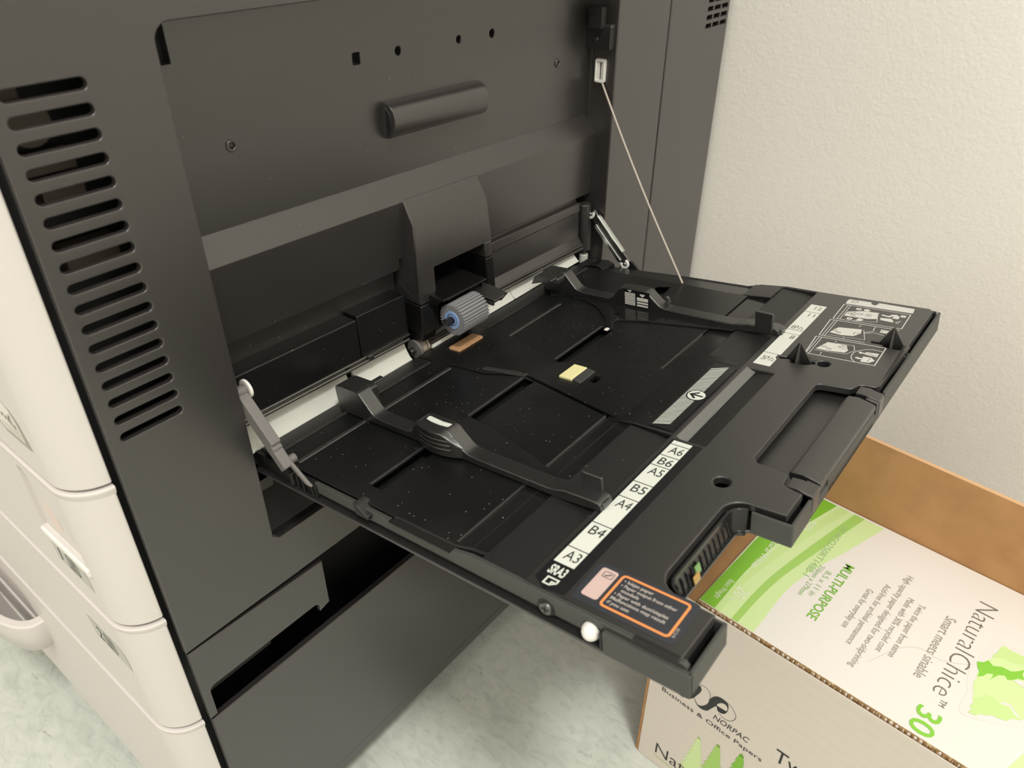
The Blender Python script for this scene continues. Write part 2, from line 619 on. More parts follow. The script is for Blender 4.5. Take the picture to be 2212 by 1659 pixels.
for (y, z) in ((-143, 139.3), (141.5, 135.9)):
    g = M()
    g.ring(W3(XD - .3, y, z), (1, 0, 0), 1.7, 3.2, 1.2, 24)
    g.cyl(W3(XD - .2, y, z), W3(XD + .5, y, z), 1.75, 1.2, 16, 1)
    g.build('door_dimple', [CHAR_D, DARK], DOOR, bevel=0.4)

# --- central feed housing
g = M()


def blk(x, z, y):                                       # the flanks lean out towards the bottom
    return W3(x, y * (1 + 0.0009 * (65 - z)), z + RZ(y))


bt = [(-212.4, 81.0), (-203.6, 66.0), (-201.2, 34)]
g.prism(bt + [(-244, 34), (-244, 81.0)], -37, 36.5, blk)
g.prism([(-201.2, 34), (-199.8, 10), (-244, 10), (-244, 34)], -37, -22, blk)
g.prism([(-201.2, 34), (-200.6, 22), (-244, 22), (-244, 34)], 29.5, 36.5, blk)
g.build('feed_housing', CHAR_D, COP, bevel=1.0)
g = M()
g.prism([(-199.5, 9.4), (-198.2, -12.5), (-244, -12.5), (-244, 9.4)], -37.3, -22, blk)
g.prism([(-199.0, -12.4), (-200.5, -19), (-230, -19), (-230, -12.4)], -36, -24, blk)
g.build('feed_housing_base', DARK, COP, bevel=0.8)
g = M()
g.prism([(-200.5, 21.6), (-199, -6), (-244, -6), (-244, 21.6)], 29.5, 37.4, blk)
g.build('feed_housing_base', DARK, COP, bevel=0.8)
g = M()                                                 # shelf over the pick-up roller
g.prism([(-234, 16.4), (-186.5, 15.6), (-186.5, 14.2), (-234, 14.8)], -30.5, 14.8, lambda x, z, y: W3(x, y, z - 0.02 * y))
g.prism([(-234, 14.6), (-188, 14.2), (-200, 4), (-234, 0)], -30.4, -29.0, lambda x, z, y: W3(x, y, z - 0.02 * y))
g.prism([(-230, 14.6), (-189, 14.0), (-192, 2), (-230, 0)], 13.2, 14.7, lambda x, z, y: W3(x, y, z - 0.02 * y))
g.build('roller_shelf', DARK, COP, bevel=0.35)
# --- pick-up roller
RC = (-185.0, -1.0)
g = M()
ridge = []
NR = 30
for i in range(NR):
    a0 = 2 * math.pi * i / NR
    for da, r in ((0.0, 10.0), (0.035, 11.5), (0.130, 11.5), (0.165, 10.0)):
        ridge.append((RC[0] + r * math.cos(a0 + da), RC[1] + r * math.sin(a0 + da)))
g.prism(ridge, -24.3, 1.8, lambda x, z, y: W3(x, y, z))
PR = g.build('pickup_roller', ROLL, COP, smooth=25)
g = M()
g.ring(W3(RC[0], -24.2, RC[1]), (0, -1, 0), 4.6, 6.6, 0.7, 30)
g.ring(W3(RC[0], -24.2, RC[1]), (0, -1, 0), 2.7, 3.7, 0.5, 30)
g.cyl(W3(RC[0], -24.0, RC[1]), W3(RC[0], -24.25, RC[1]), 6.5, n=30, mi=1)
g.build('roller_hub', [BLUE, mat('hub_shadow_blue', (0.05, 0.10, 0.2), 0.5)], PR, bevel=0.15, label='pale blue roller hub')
g = M()
hx = [(RC[0] - 0.4 + 3.0 * math.cos(R(20 + 60 * i)), RC[1] + 3.0 * math.sin(R(20 + 60 * i))) for i in range(6)]
g.prism(hx, -31, -22, lambda x, z, y: W3(x, y, z))
g.build('roller_shaft', mat('shaft_black_gloss', (0.012, 0.012, 0.014), 0.08), PR, bevel=0.2)
g = M()                                                 # cover of the arm that carries the roller
g.prism([(-216, 3), (-216, 20), (-186, 20), (-174, 19), (-169.5, 14), (-169.5, 3)], 6.0, 8.2, lambda x, y, z: W3(x, y, z))
g.prism([(-216, 3.0), (-190, 3.0), (-171, 3.0), (-170, 8), (-216, 8)], 3.0, 4.6, lambda x, z, y: W3(x, y, z))
g.prism([(-214, -4), (-188, -4), (-176, 0), (-170, 8), (-214, 8)], 17.4, 19.0, lambda x, z, y: W3(x, y, z))
g.cyl(W3(-183, 2, 1), W3(-183, 6, 1), 4.5, n=20)
g.build('roller_arm_cover', SATIN, COP, bevel=0.6)
g = M()
for y0, y1, r in ((-39.5, -36.6, 7.2), (-36, -31.5, 5.6), (-30.5, -28.6, 5.6)):
    g.cyl(W3(-209, y0, -27), W3(-209, y1, -27), r, n=24, mi=1 if r < 6 else 0)
g.cyl(W3(-209, -44, -27), W3(-209, -10, -27), 2.2, n=14, mi=2)
g.build('separation_roller', [GREYP, BEIGE, DMETAL], COP, bevel=0.4)
g = M()
g.cyl(W3(-205.5, -9, 8), W3(-205.5, 2, 8), 6.5, n=24)
g.build('drive_gear', BEIGE, COP, bevel=0.4)
g = M()
g.cyl(W3(-210, -29, -22), W3(-210, -2, -21), 5.5, n=24)
g.prism([(-217, -19), (-203, -24), (-203, -26), (-217, -26)], -28, 3, lambda x, z, y: W3(x, y, z))
g.build('lower_feed_guide', CHAR, COP, bevel=0.4)

# --- ivory guide strips along the hinge
for nm, y0, y1 in (('guide_strip', -186.5, -99.5), ('guide_strip', -95, -46.5), ('guide_strip', -27, 3), ('guide_strip', 20, 69.2), ('guide_strip', 69.9, 160)):
    g = M()
    top = -27.3
    thin = (y0 == -27)
    pts = [(-203.6, -29.4), (-206.2, -27.6), (-209.0, -23.8), (-211.6, -18.6), (-213.6, -12.2)] if not thin else \
          [(-201.6, -29.4), (-203.0, -28.0), (-203.8, -26.2), (-204.2, -25.4)]
    poly = pts + [(pts[-1][0] - 2.5, pts[-1][1]), (pts[0][0] - 6, pts[0][1] - 1.5)]
    g.prism(poly, y0, y1, lambda x, z, y: W3(x, y, z + RZ(y) * max(0, min(1, (z + 28) / 15)) + (0.006 * y if z < -20 else 0)))
    g.build(nm, GUIDEW, COP, bevel=0.5, smooth=50)
g = M()
for z0, x0, r in ((-12.6, -207.2, 0.95), (-15.4, -206.6, 1.25)):
    for y0, y1 in ((-182, -46), (38, 168)):
        g = M()
        g.cyl(W3(x0, y0, z0 + RZ(y0)), W3(x0, y1, z0 + RZ(y1)), r, n=12)
        g.build('guide_rail', DMETAL, COP)
g = M()
g.box(-212, -205.4, -85, -46, 400 - 10.6, 400 - 9.2)
g.box(-212, -204.8, -84, -80, 400 - 13.4, 400 - 10)
g.build('rail_clip', DMETAL, COP, bevel=0.2)

# --- links, hinge pin and stay wire
g = M()
A, B = Vector((-195.6, 0, 17.5)), Vector((-161.0, 0, -16.5))
d = (B - A).normalized()
nrm = Vector((d.z, 0, -d.x))
if nrm.z < 0:
    nrm = -nrm
bar = [(0, 2.6), (6, 3.4), (33, 3.4), (33.4, 1.4), (36, 1.4), (36.4, 0.4), (47.6, 0.4), (47.6, -5.6), (0, -5.6), (-3, -2)]
g.prism([((A + d * s_ + nrm * t).x, (A + d * s_ + nrm * t).z) for s_, t in bar], -186.4, -180.2, lambda x, z, y: W3(x, y, z))
ARM = g.build('tray_link_arm', GREYP, COP, bevel=0.6)
g = M()
g.ring(W3(-196.3, -179.6, 19), (0, 1, 0), 2.0, 5.6, 1.6, 28)
g.cyl(W3(-196.3, -186, 19), W3(-196.3, -179, 19), 3.4, n=20, mi=1)
g.build('link_bushing', [WHITEP, GREYP], ARM, bevel=0.3)
g = M()
LA, LB = Vector((-208.4, 0, 8.4)), Vector((-169.6, 0, -28.4))
d = (LB - LA).normalized()
nrm = Vector((d.z, 0, -d.x))
if nrm.z < 0:
    nrm = -nrm


def lk(s_, t):
    p = LA + d * s_ + nrm * t
    return (p.x, p.z)


LW = lambda x, z, y: W3(x, y, z)
g.prism([lk(0, -4.8), lk(0, 4.4), lk(54, 4.4), lk(54, -4.8)], 183.0, 184.0, LW, 1)
g.prism([lk(5.5, 4.2), lk(5.5, 5.8), lk(44, 5.8), lk(44, 4.2)], 179.4, 184.0, LW)
g.prism([lk(10.5, -6.2), lk(10.5, -2.6), lk(49, -2.6), lk(49, -6.2)], 181.8, 184.0, LW)
g.prism([lk(0, 3.9), lk(0, 4.6), lk(54, 4.6), lk(54, 3.9)], 181.6, 184.0, LW, 1)
LINK = g.build('tray_link_bracket', [METAL, DMETAL], COP, bevel=0.5, label='shiny zinc plated link bracket')
for s_, t0 in ((0.5, 0.2), (53.5, -0.6)):
    p = lk(s_, 0)
    g = M()
    g.ring(W3(p[0], 179.2, p[1]), (0, 1, 0), 2.2, 4.3, 2.0, 26, 0, t0, t0 + 4.6)
    g.cyl(W3(p[0], 179.0, p[1]), W3(p[0], 186, p[1]), 1.5, n=14, mi=1)
    g.build('link_clip', [WHITEP, METAL], LINK, bevel=0.4)
g = M()
g.prism([(-177, -58), (-177, -29), (-171, -26), (-164, -27), (-142, -46), (-142, -58)], 184.4, 186.6, LW)
g.build('link_foot', BLACK, COP, bevel=0.5)
g = M()
g.cyl(W3(-211.5, 178.5, -25.5), W3(-214.5, 178.5, 16.5), 6.0, n=28)
HP = g.build('hinge_post', SATIN, COP, bevel=0.6, smooth=50)
g = M()
g.cyl(W3(-211.4, 178.2, -37.6), W3(-211.4, 178.2, -29.4), 4.0, n=24)
g.cyl(W3(-211.4, 178.2, -30), W3(-211.4, 178.2, -25), 1.6, n=14, mi=1)
g.build('post_roller', [GUIDEW, DMETAL], HP, bevel=0.5, smooth=50)
g = M()
g.plate([rrect(-214.6, -205.6, 116.2, 134.0, 1.6), rrect(-213.0, -207.2, 118.4, 131.6, 1.0)], 183.0, 187, lambda u, v, w: W3(u, w, v), 0.5)
g.box(-213.2, -210.9, 183.8, 187, 400 + 118.4, 400 + 131.4)
g.box(-209.0, -207.0, 183.8, 187, 400 + 118.4, 400 + 131.4)
CL = g.build('wire_clip', WHITEP, COP, bevel=0.3, label='white wire clip')


def TW(a, y, h):                                        # tray frame -> machine frame
    return W3(a * CT - h * ST, y, a * ST + h * CT)


g = M()
wire0, wire1 = Vector(W3(-209.3, 184.5, 119)), Vector(TW(-102, 153.5, -2))
g.tube([wire0 + (wire1 - wire0) * (i / 10) + Vector((0, 0, -5.0 * math.sin(math.pi * i / 10) ** 1.0 * (1 - 0.3 * i / 10))) for i in range(11)], 0.85, 10)
g.build('stay_wire', WIRE, COP, smooth=60, label='thin beige stay wire')
g = M()
g.box(-222, -199.5, 178.5, 187, 400 + 142, 400 + 157)
g.box(-217, -205, 174, 180, 400 + 157, 400 + 172)
g.box(-207, -200, 180, 186.8, 400 + 157, 400 + 159.6, 1)
g.cyl(W3(-211.5, 178.8, 149), W3(-211.5, 178.2, 149), 1.5, n=14, mi=1)
g.build('latch_block', [BLACK, DMETAL], COP, bevel=0.4)
g = M()
g.tube([W3(-219.5, 185.5, 140), W3(-219.5, 185.5, 95), W3(-218, 185.5, 72), W3(-218, 185.5, 20)], 0.45, 8)
g.build('wall_cord', SATIN, COP)

# --- rear column: two tall covers, the second with a grille
XC = -197.0
g = M()
g.box(-262, XC, 186, 265.6, 46, 840)
g.build('rear_column_cover', CHAR, COP, bevel=1.0)
g = M()
g.box(XC - 6, XC, 267.4, 380.4, 46, 840)
RCC = g.build('rear_corner_cover', CHAR, COP, bevel=1.2, seg=3)
c = M()
for r_ in range(9):
    z0 = 138.5 + r_ * 7.0
    for y0, y1 in ((334.5 + r_ * 0.2, 346.2), (348, 361), (362.8, 376)):
        c.prism([(y0, z0), (y1, z0), (y1, z0 + 3.9), (y0 + 1.2, z0 + 3.9)], XC - 20, XC + 4, side)
cut(RCC, c.build('cutter', CHAR, COP))
g = M()
g.box(-262, -206, 266, 379, 46, 840)
g.build('rear_frame', BLACK, COP)

# --- lower covers on this side
g = M()
g.plate([[(-256.5, -127.0), (-157.0, -130.6), (-157.0, -171.2), (-165.6, -173.6)] + arc(-169.6, -169.2, 4, 0, 90, 4) +
         arc(-247.2, -168.7, 4, 90, 180, 4) + [(-251.4, -190.6), (-256.5, -190.6)]], XP - 4, XP, side, 0.6)
g.build('cassette_side_cover', CHAR, COP, smooth=40)
g = M()
g.prism([(-232, -128), (-205, -163), (-204, -186), (-232, -196)], -252, -199, lambda x, z, y: W3(x, y, z))
g.prism([(-232, -128), (-226, -128), (-216, -186), (-232, -196)], -199, -157, lambda x, z, y: W3(x, y, z))
g.build('hand_hole_liner', mat('liner_black', (0.022, 0.020, 0.019), 0.5), COP, bevel=0.4)
g = M()
g.plate([[(-256, -350.5), (187, -356), (187, -193.6), (-256, -193.0)]], XP - 5, XP, side, 1.0)
LSC = g.build('lower_side_cover', CHAR, COP, smooth=40)
g = M()
g.prism([(-256, -351.3), (187, -356.8), (187, -368), (-256, -366)], -40, 0.0, lambda u, v, w: W3(XP - 1 + w, u, v))
g.build('base_skirt', CHAR, COP, bevel=1.2)
g = M()
g.box(-750, -236, -262, 375, 30, 46)
g.build('base_plate', BLACK, COP)
for x, y in ((-290, -200), (-290, 310), (-700, -200), (-700, 310)):
    g = M()
    g.cyl(W3(x - 14, y, FLOOR + 17), W3(x + 14, y, FLOOR + 17), 17, n=24)
    g.build('caster', BLACK, COP, bevel=2)

# --- white front: cover, drawers
YF = -280.0


def plan(y_in=0.0):
    """outline of the front shell in plan (x, y): flat face, round corner, return along the side"""
    o = [(-760, YF + y_in), (-214.5, YF + y_in)] + [(-214.5 + (21.8 - y_in) * math.sin(R(t)), YF + 21.8 - (21.8 - y_in) * math.cos(R(t))) for t in range(8, 82, 8)]
    o.append((-192.9 - y_in * 0.9, -260.2))
    return o


def shell(g, z0, z1, mi=0, t=3.0, lip=0.0):
    b = plan(t)
    g.prism(plan(0) + b[::-1], z0, z1, lambda x, y, z: W3(x, y, z), mi)


def top_lip(z1, parent):
    """the slightly proud, lit upper edge of a drawer front"""
    g = M()
    o, n = plan(0), plan(-1.1)
    rows = [[W3(x, y, z1 - 5.0) for x, y in o], [W3(x, y, z1 - 1.6) for x, y in n], [W3(x, y, z1 - 0.5) for x, y in n],
            [W3(x, y, z1 + 0.05) for x, y in plan(-0.5)], [W3(x, y, z1 + 0.05) for x, y in plan(2.8)]]
    for p_, q_ in zip(rows, rows[1:]):
        g.strip(p_, q_)
    g.build('drawer_lip', CREAM, parent, smooth=60)


FRONT = lambda x, z, y: W3(x, y, z)
g = M()
shell(g, 8.2, 440)
UF = g.build('front_cover', CREAM, COP, bevel=1.0, seg=3, smooth=45)
g = M()                                                  # licence sticker
D = 0.15
g.poly([(-258, 33), (-258, 58), (-238, 47.5), (-229.5, 46), (-223.5, 40), (-219, 26.5), (-222, 25.6), (-248, 25.3)], FRONT, YF - .08, 2)
g.poly([(-259, 36), (-262, 56), (-240, 49), (-231, 46), (-227, 39), (-225, 28.2), (-247, 28.0)], FRONT, YF - D, 0)
for pts in ([(-246, 40), (-243.5, 37), (-242, 39.5), (-240, 36.5), (-238.5, 39), (-237, 36), (-235, 40.5), (-233.6, 34)],
            [(-236, 34.5), (-233, 42), (-231.6, 33.5), (-230.2, 37.5), (-229, 33)]):
    g.stroke(pts, 0.6, FRONT, YF - .25, 1)
g.stroke([(-247, 32.4), (-241, 32), (-227, 31.6)], 0.4, FRONT, YF - .25, 2)
g.stroke([(-246, 30.2), (-241, 29.8), (-227, 29.6)], 0.4, FRONT, YF - .25, 2)
g.build('rating_sticker', [mat('sticker_white', (0.76, 0.72, 0.66), 0.35), G_GREY, G_GREY2], UF)

Zs = ((-90.8, 6.6), (-188.6, -93.0))
for k, (z0, z1) in enumerate(Zs):
    g = M()
    shell(g, z0, z1)
    DR = g.build('paper_drawer', CREAM, COP, bevel=1.0, seg=3, smooth=45)
    top_lip(z1, DR)
    if k == 0:
        c = M()
        c.prism([(-266, -50), (-263, -4), (-257, -3), (-216, -34), (-216, -50)], YF - 4, YF + 2.2, FRONT)
        cut(DR, c.build('cutter', CREAM, COP))
        g = M()
        g.poly([(-265.5, -49.6), (-262.8, -4.4), (-257.2, -3.6), (-216.4, -34.2), (-216.4, -49.6)], FRONT, YF + 2.15)
        g.poly(spline([(-254, -30), (-250, -20), (-243, -26), (-238, -38), (-244, -44), (-252, -42)], 5, True), FRONT, YF + 2.1, 1)
        g.build('level_window', [CREAM, PINKW], DR)
        g = M()
        g.prism([(-281.4, -51), (-276, -49.4), (-276, -57), (-281.2, -56)], -267, -213.5, lambda y, z, x: W3(x, y, z))
        g.build('drawer_ledge', mat('ledge_white', (0.8, 0.77, 0.72), 0.4), DR, bevel=0.7)
    zz = (-73.2, -56.4) if k == 0 else (-138.0, -121.4)
    xx = (-264.5, -221) if k == 0 else (-260.5, -214.8)
    g = M()
    pl_ = [(xx[0] + 4, zz[0]), (xx[1], zz[0] - 1), (xx[1] - 1, zz[1] - 7), (xx[1] - 6, zz[1] - 1), (xx[0], zz[1])]
    g.poly(pl_, FRONT, YF - .12, 0)
    xa, za, H = xx[0] + 9, zz[0] + 2.6, 10.5
    g.text(str(k + 1), xa, za, H, FRONT, YF - .3, 1, bold=-0.01)
    px = xa + 9.5
    g.stroke([(px, za), (px, za + H), (px + 8.5, za + H), (px + 12, za + H - 3), (px + 12, za)], 0.7, FRONT, YF - .3, 1, True)
    for q in range(4):
        g.stroke([(px + 2, za + 2 + 2 * q), (px + 9.5, za + 2 + 2 * q)], 0.8, FRONT, YF - .3, 2)
    g.build('number_plate', [PLATE, INK, G_GREY], DR, smooth=0)
g = M()
shell(g, -340, -190.8)
DD = g.build('deck_drawer', CREAM, COP, bevel=1.0, seg=3, smooth=45)
c = M()
c.prism(rrect(-566, -418, -268, -222, 20), YF - 4, YF + 2.4, FRONT)
cut(DD, c.build('cutter', CREAM, COP))
top_lip(-190.8, DD)
g = M()                                                  # cup handle bulging off the drawer front
cx, hw, dp = -492, 88, 30
ou, inn = [], []
for t in range(0, 181, 6):
    ou.append((cx + hw * math.cos(R(t)), YF - dp * math.sin(R(t)) ** 0.75))
    inn.append((cx + (hw - 9) * math.cos(R(t)), YF + 1 - (dp - 6) * math.sin(R(t)) ** 0.75))
LO = [(cx + (x - cx) * 0.62, YF - (YF - y) * 0.10 + 1.5) for x, y in ou]
md_ = [(cx + (x - cx) * 0.95, YF - (YF - y) * 0.92) for x, y in ou]
rows = [[W3(x, y, -262) for x, y in inn], [W3(x, y, -240) for x, y in inn], [W3(x, y, -240) for x, y in ou],
        [W3(x, y, -252) for x, y in ou], [W3(x, y, -272) for x, y in md_], [W3(x, y, -300) for x, y in LO]]
for r0, r1 in zip(rows, rows[1:]):
    g.strip(r0, r1)
g.build('drawer_handle', CREAM, DD, bevel=1.5, seg=3, smooth=50)

# ================================================================== THE BYPASS TRAY
HIN = (-207.0, 0.0, -8.0)
hp = TW(*HIN)
T = lambda a, y, h: (a, y, h)
TP = bpy.data.objects.new('bypass_tray', None)           # replaced by the shell mesh below
bpy.data.objects.remove(TP)


def tray_root():
    g = M()
    lo = [(-206, -181.5), (47.5, -181.5), (76.2, -181.5), (76.2, -149.5), (60, -149.0), (54, -145), (52, -138), (52, -90), (54, -84),
          (60, -80.4), (76.2, -80.4), (76.2, -56), (74, -30), (74, 30), (76.2, 52), (76.2, 181.5), (-206, 181.5)]
    g.plate([lo], -15.0, -13.2, T, 0.5)
    me_o = g
    return me_o


g = tray_root()
# build by hand: frame origin = hinge
FR = HIN
me = bpy.data.meshes.new('bypass_tray')
me.from_pydata([((x - FR[0]) * .001, (y - FR[1]) * .001, (z - FR[2]) * .001) for x, y, z in g.v], [], g.f)
me.materials.append(SATIN)
bm = bmesh.new()
bm.from_mesh(me)
bmesh.ops.remove_doubles(bm, verts=bm.verts, dist=2e-6)
bmesh.ops.recalc_face_normals(bm, faces=bm.faces)
bm.to_mesh(me)
bm.free()
TRAY = bpy.data.objects.new('bypass_tray', me)
COL.objects.link(TRAY)
TRAY.parent = COP
TRAY.location = [(hp[i] - FRAMES[COP.name][i]) * .001 for i in range(3)]
TRAY.rotation_euler = (0, -TAU, 0)
TRAY['label'] = 'black open bypass tray'
FRAMES[TRAY.name] = HIN

# --- core below the deck, with the grip notch left free
g = M()
g.box(-205, 40, -176, 176, -13.2, -10.8)
g.box(-205, -199, -176, 176, -13.2, -3.5)
g.build('tray_core', BLACK, TRAY)
g = M()                                                  # side walls
g.box(-206, -198, -178.5, -176, -13.2, -3.0)
g.build('hinge_end_wall', BLACK, TRAY)
g = M()
g.prism([(-150, -10.4), (-150, -4.0), (-50, -3.4), (-34, -0.6), (74, -0.6), (75.6, -2.4), (75.6, -10.4)], -178.6, -175.8, lambda a, h, y: (a, y, h))
g.build('side_wall', WALLG, TRAY, bevel=0.4)
g = M()
g.box(-150, 75, -176.6, -175, -13.2, -10.2)
g.build('wall_gap', BLACK, TRAY)
g = M()
g.prism([(-205, -13.2), (-205, -5.0), (-180, -5.0), (-150, -4.0), (-150, -13.2)], -178.2, -175.5, lambda a, h, y: (a, y, h))
g.build('hinge_side_wall', BLACK, TRAY, bevel=0.4)
g = M()
g.prism([(-206, -13.2), (-206, -10), (-180, -10), (-110, -7), (-58, -6), (-48, -3), (-27, -1), (75.6, -1), (75.6, -13.2)], 176, 179, lambda a, h, y: (a, y, h))
g.build('far_side_wall', BLACK, TRAY, bevel=0.4)
for a in (-165, -160, -152, -149):                        # ribs, clip and ledge along the near edge
    g = M()
    g.box(a, a + 0.8, -180.2, -177.5, -13, -4.5)
    g.build('edge_rib', TEX, TRAY, bevel=0.2)
g = M()
g.prism([(-172, -12), (-172, -4), (-168.5, -4), (-168.5, -12)], -180.6, -177.5, lambda a, h, y: (a, y, h))
g.build('edge_stop', TEX, TRAY, bevel=0.5)
g = M()
g.prism([(-113, -8), (-113.5, -0.5), (-110, -1.5), (-106.5, -4.6), (-103, -5.4), (-103, -8)], -181.4, -173, lambda a, h, y: (a, y, h))
g.build('edge_clip', TEX, TRAY, bevel=0.6)
g = M()
g.box(37.6, 38.6, -181.2, -178, -13.5, -3.5)
g.build('knob_rib', TEX, TRAY, bevel=0.2)
g = M()
g.prism([(-87, -2.2), (-87, -2.8), (-46, -2.8), (-46, -2.2)], -180.6, -175.0, lambda a, h, y: (a, y, h))
ln = [(-87, -180.4), (-87, -176.4), (-84, -175.6), (-46, -175.2), (-38, -172.8), (-27, -171.6)]
for h0 in (-1.4,):
    up_ = [(x, y + 0.5) for x, y in ln]
    g.strip([(x, y - .6, -2.4) for x, y in ln], [(x, y, h0) for x, y in ln])
    g.strip([(x, y, h0) for x, y in ln], [(x, y, h0) for x, y in up_])
    g.strip([(x, y, h0) for x, y in up_], [(x, y + .7, -2.6) for x, y in up_])
g.build('edge_ledge', TEX, TRAY)
g = M()
g.box(52, 72, -178.8, -176.2, -1.0, 0.1)
g.build('edge_step', TEX, TRAY, bevel=0.3)
g = M()
g.prism([(-171, 6.6), (-166, 8.6), (-162, 6.4), (-151.5, -2.0), (-148, -4), (-153, -4.2), (-164.5, 4.2), (-170, 3.4)], -182.2, -180.2, lambda a, h, y: (a, y, h))
g.cyl((-166.5, -182.6, 6.2), (-166.5, -176, 6.2), 2.6, n=20)
g.build('hinge_lever', GREYP, TRAY, bevel=0.5)

# --- inner deck
slotA = [(-118.4, -164.0), (-110.6, -164.0), (-110.2, -31), (-118.4, -30)]
slotB = [(-115.0, -1.0), (-106.8, -1.5), (-106.2, 56), (-115.0, 58)]
slotC = [(-117, 119), (-105.6, 128), (-107.2, 144.5), (-117, 140.5)]
g = M()
g.plate([[(-203, -175.6), (-47.4, -175.6), (-47.4, -43), (-112.5, -29.5), (-118, -27.5), (-146, -39.6), (-171, -40.6), (-203, -42)], slotA], -3.4, -2.5, T, 0.3, 1)
g.plate([[(-203, 16), (-170, 15), (-122, -1.5), (-112, -2.5), (-47.4, 22), (-47.4, 153), (-203, 153)], slotB, slotC], -3.4, -2.5, T, 0.3, 1)
IN = g.build('inner_deck', DECK, TRAY, smooth=30)
LIP = lambda q, h_, y: (q, y, h_)                       # lit lips along the slots and the fold lines
for nm, pts, y0, y1 in (('slot_lip', [(-120.9, -2.45), (-119.6, -1.5), (-118.45, -1.5), (-118.45, -2.5)], -164, -30.6),
                        ('slot_lip', [(-117.6, -2.45), (-116.3, -1.6), (-115.15, -1.6), (-115.15, -2.5)], 0, 57.8),
                        ('channel_lip', [(-48.8, -2.45), (-48.2, -2.0), (-47.2, -2.0), (-47.2, -5)], -172.4, -43),
                        ('channel_lip', [(-48.8, -2.45), (-48.2, -2.0), (-47.2, -2.0), (-47.2, -5)], 22.5, 79.5),
                        ('fold_line', [(-174.4, -2.6), (-173.2, -1.7), (-171.4, -1.7), (-170.6, -2.6)], -172, -44),
                        ('fold_line', [(-169.4, -2.6), (-168.2, -1.8), (-166.8, -1.8), (-166.0, -2.6)], 14, 78)):
    g = M()
    g.prism(pts, y0, y1, LIP)
    g.build(nm, SATIN, TRAY, bevel=0.3)
g = M()
g.prism([(-150, -2.5), (-150, -0.7), (-127.5, -0.9), (-118.6, -0.9), (-118.6, -2.5)], -1.6, 1.6,
        lambda q, h_, y: (q, -34.0 + (q + 150) * 0.33 - 0.004 * (q + 150) ** 2 + y, h_))
g.build('slot_corner_rib', SATIN, TRAY, bevel=0.3)
g = M()                                                  # pebbled band next to the hinge
g.prism([(-206.5, -3.4), (-203, -1.6), (-191, -1.6), (-189.5, -2.6), (-206.5, -6)], -175, -44, lambda q, h_, y: (q, y, h_))
g.build('hinge_band', TEX, TRAY, bevel=0.6)
g = M()
g.prism([(-206.5, -3.4), (-203, -1.6), (-191, -1.6), (-189.5, -2.6), (-206.5, -6)], 16, 150, lambda q, h_, y: (q, y, h_))
g.build('hinge_band', TEX, TRAY, bevel=0.6)
g = M()                                                  # lift plate in the middle
g.plate([[(-204, -42.5), (-191, -43), (-171, -40.2), (-147, -38.4)] + [(-135, -33), (-125.6, -24.0), (-117, -27.0), (-38.6, -42.8), (-30, -43), (-30, 22), (-47.4, 22.4),
         (-112, -2.2), (-121, -1.4), (-170, 15.2), (-176, 18), (-204, 18)],
         [(-79.6, -14.4), (-74.2, -14.4), (-74.2, -6.4), (-79.6, -6.4)], [(-97.5, -19), (-83.5, -19), (-83.5, -1.5), (-97.5, -1.5)]], -5.0, -1.7, T, 0.35, 1)
g.build('lift_plate', DECK, TRAY, smooth=30)
CK = (-192.6, -181.6, -24.0, 2.6)
g = M()
g.plate([rrect(CK[0], CK[1], CK[2], CK[3], 1.8)], -1.7, -0.6, T, 0.2, 1)
g.build('cork_pad', CORK, TRAY, label='tan cork friction pad')
g = M()
g.box(-98.6, -88.4, -19.4, -1.6, -4.0, -0.2)
g.build('felt_block', SPONGE, TRAY, bevel=0.5, label='pale yellow felt block')
g = M()
g.prism([(-88.2, -4), (-88.2, -0.5), (-83.4, -1.2), (-81.6, -1.7), (-81.6, -4)], -19.2, -1.6, lambda q, h_, y: (q, y, h_))
g.build('sensor_flag', mat('dark_grey_flag', (0.045, 0.045, 0.045), 0.35), TRAY, bevel=0.4)
g = M()                                                  # far flange sinking to the rim
g.prism([(153, -2.6), (165, -4.4), (177, -6.4), (177, -10), (153, -8)], -203, -52, lambda y, h_, q: (q, y, h_ - max(0, (-110 - q)) * 0.03))
g.prism([(153, -2.6), (165, -2.6), (177, -3.0), (177, -8), (153, -8)], -52, -30, lambda y, h_, q: (q, y, h_ + (q + 52) * 0.1))
g.prism([(-205, -6), (-192, -2), (-186, -1.5), (-180, -4), (-180, -8), (-205, -9)], 158, 177, lambda q, h_, y: (q, y, h_ - (y - 158) * 0.1))
g.build('far_flange', DECK, TRAY, bevel=0.6)
# --- cross channel and ramp
g = M()
g.box(-47.4, -30, 22, 174, -6, -3.7)
g.build('cross_channel', [GLOSS], TRAY)
g = M()
g.box(-47.4, -30, -174, -43, -6, -3.7)
g.box(-39.6, -39.2, -172, -44, -3.7, -3.55, 1)
g.build('cross_channel', [GLOSS, SATIN], TRAY)
g = M()
rp = [(-30.2, -6), (-30.2, -1.7), (-12, -2.7), (-7.6, -3.4), (-5.6, -3.2), (-4.3, -3.8), (-4.3, -6)]
g.prism(rp, -176.6, -44.4, lambda q, h_, y: (q, y, h_))
g.build('deck_ramp', TEX, TRAY, bevel=0.5)
g = M()
g.prism(rp, 46.4, 176.6, lambda q, h_, y: (q, y, h_))
g.build('deck_ramp', TEX, TRAY, bevel=0.5)
g = M()
g.prism([(-47.0, -3.2), (-31, -0.6), (-1.0, -0.2), (-1.0, -6), (-47, -6)], -43.6, 45.8, lambda q, h_, y: (q, y, h_))
g.prism([(-40, -3), (-24, -1.0), (-12, -2.2), (-8, -3), (-8, -6), (-40, -6)], 45.8, 53, lambda q, h_, y: (q, y, h_))
g.build('centre_platform', DECK, TRAY, bevel=0.7)
g = M()
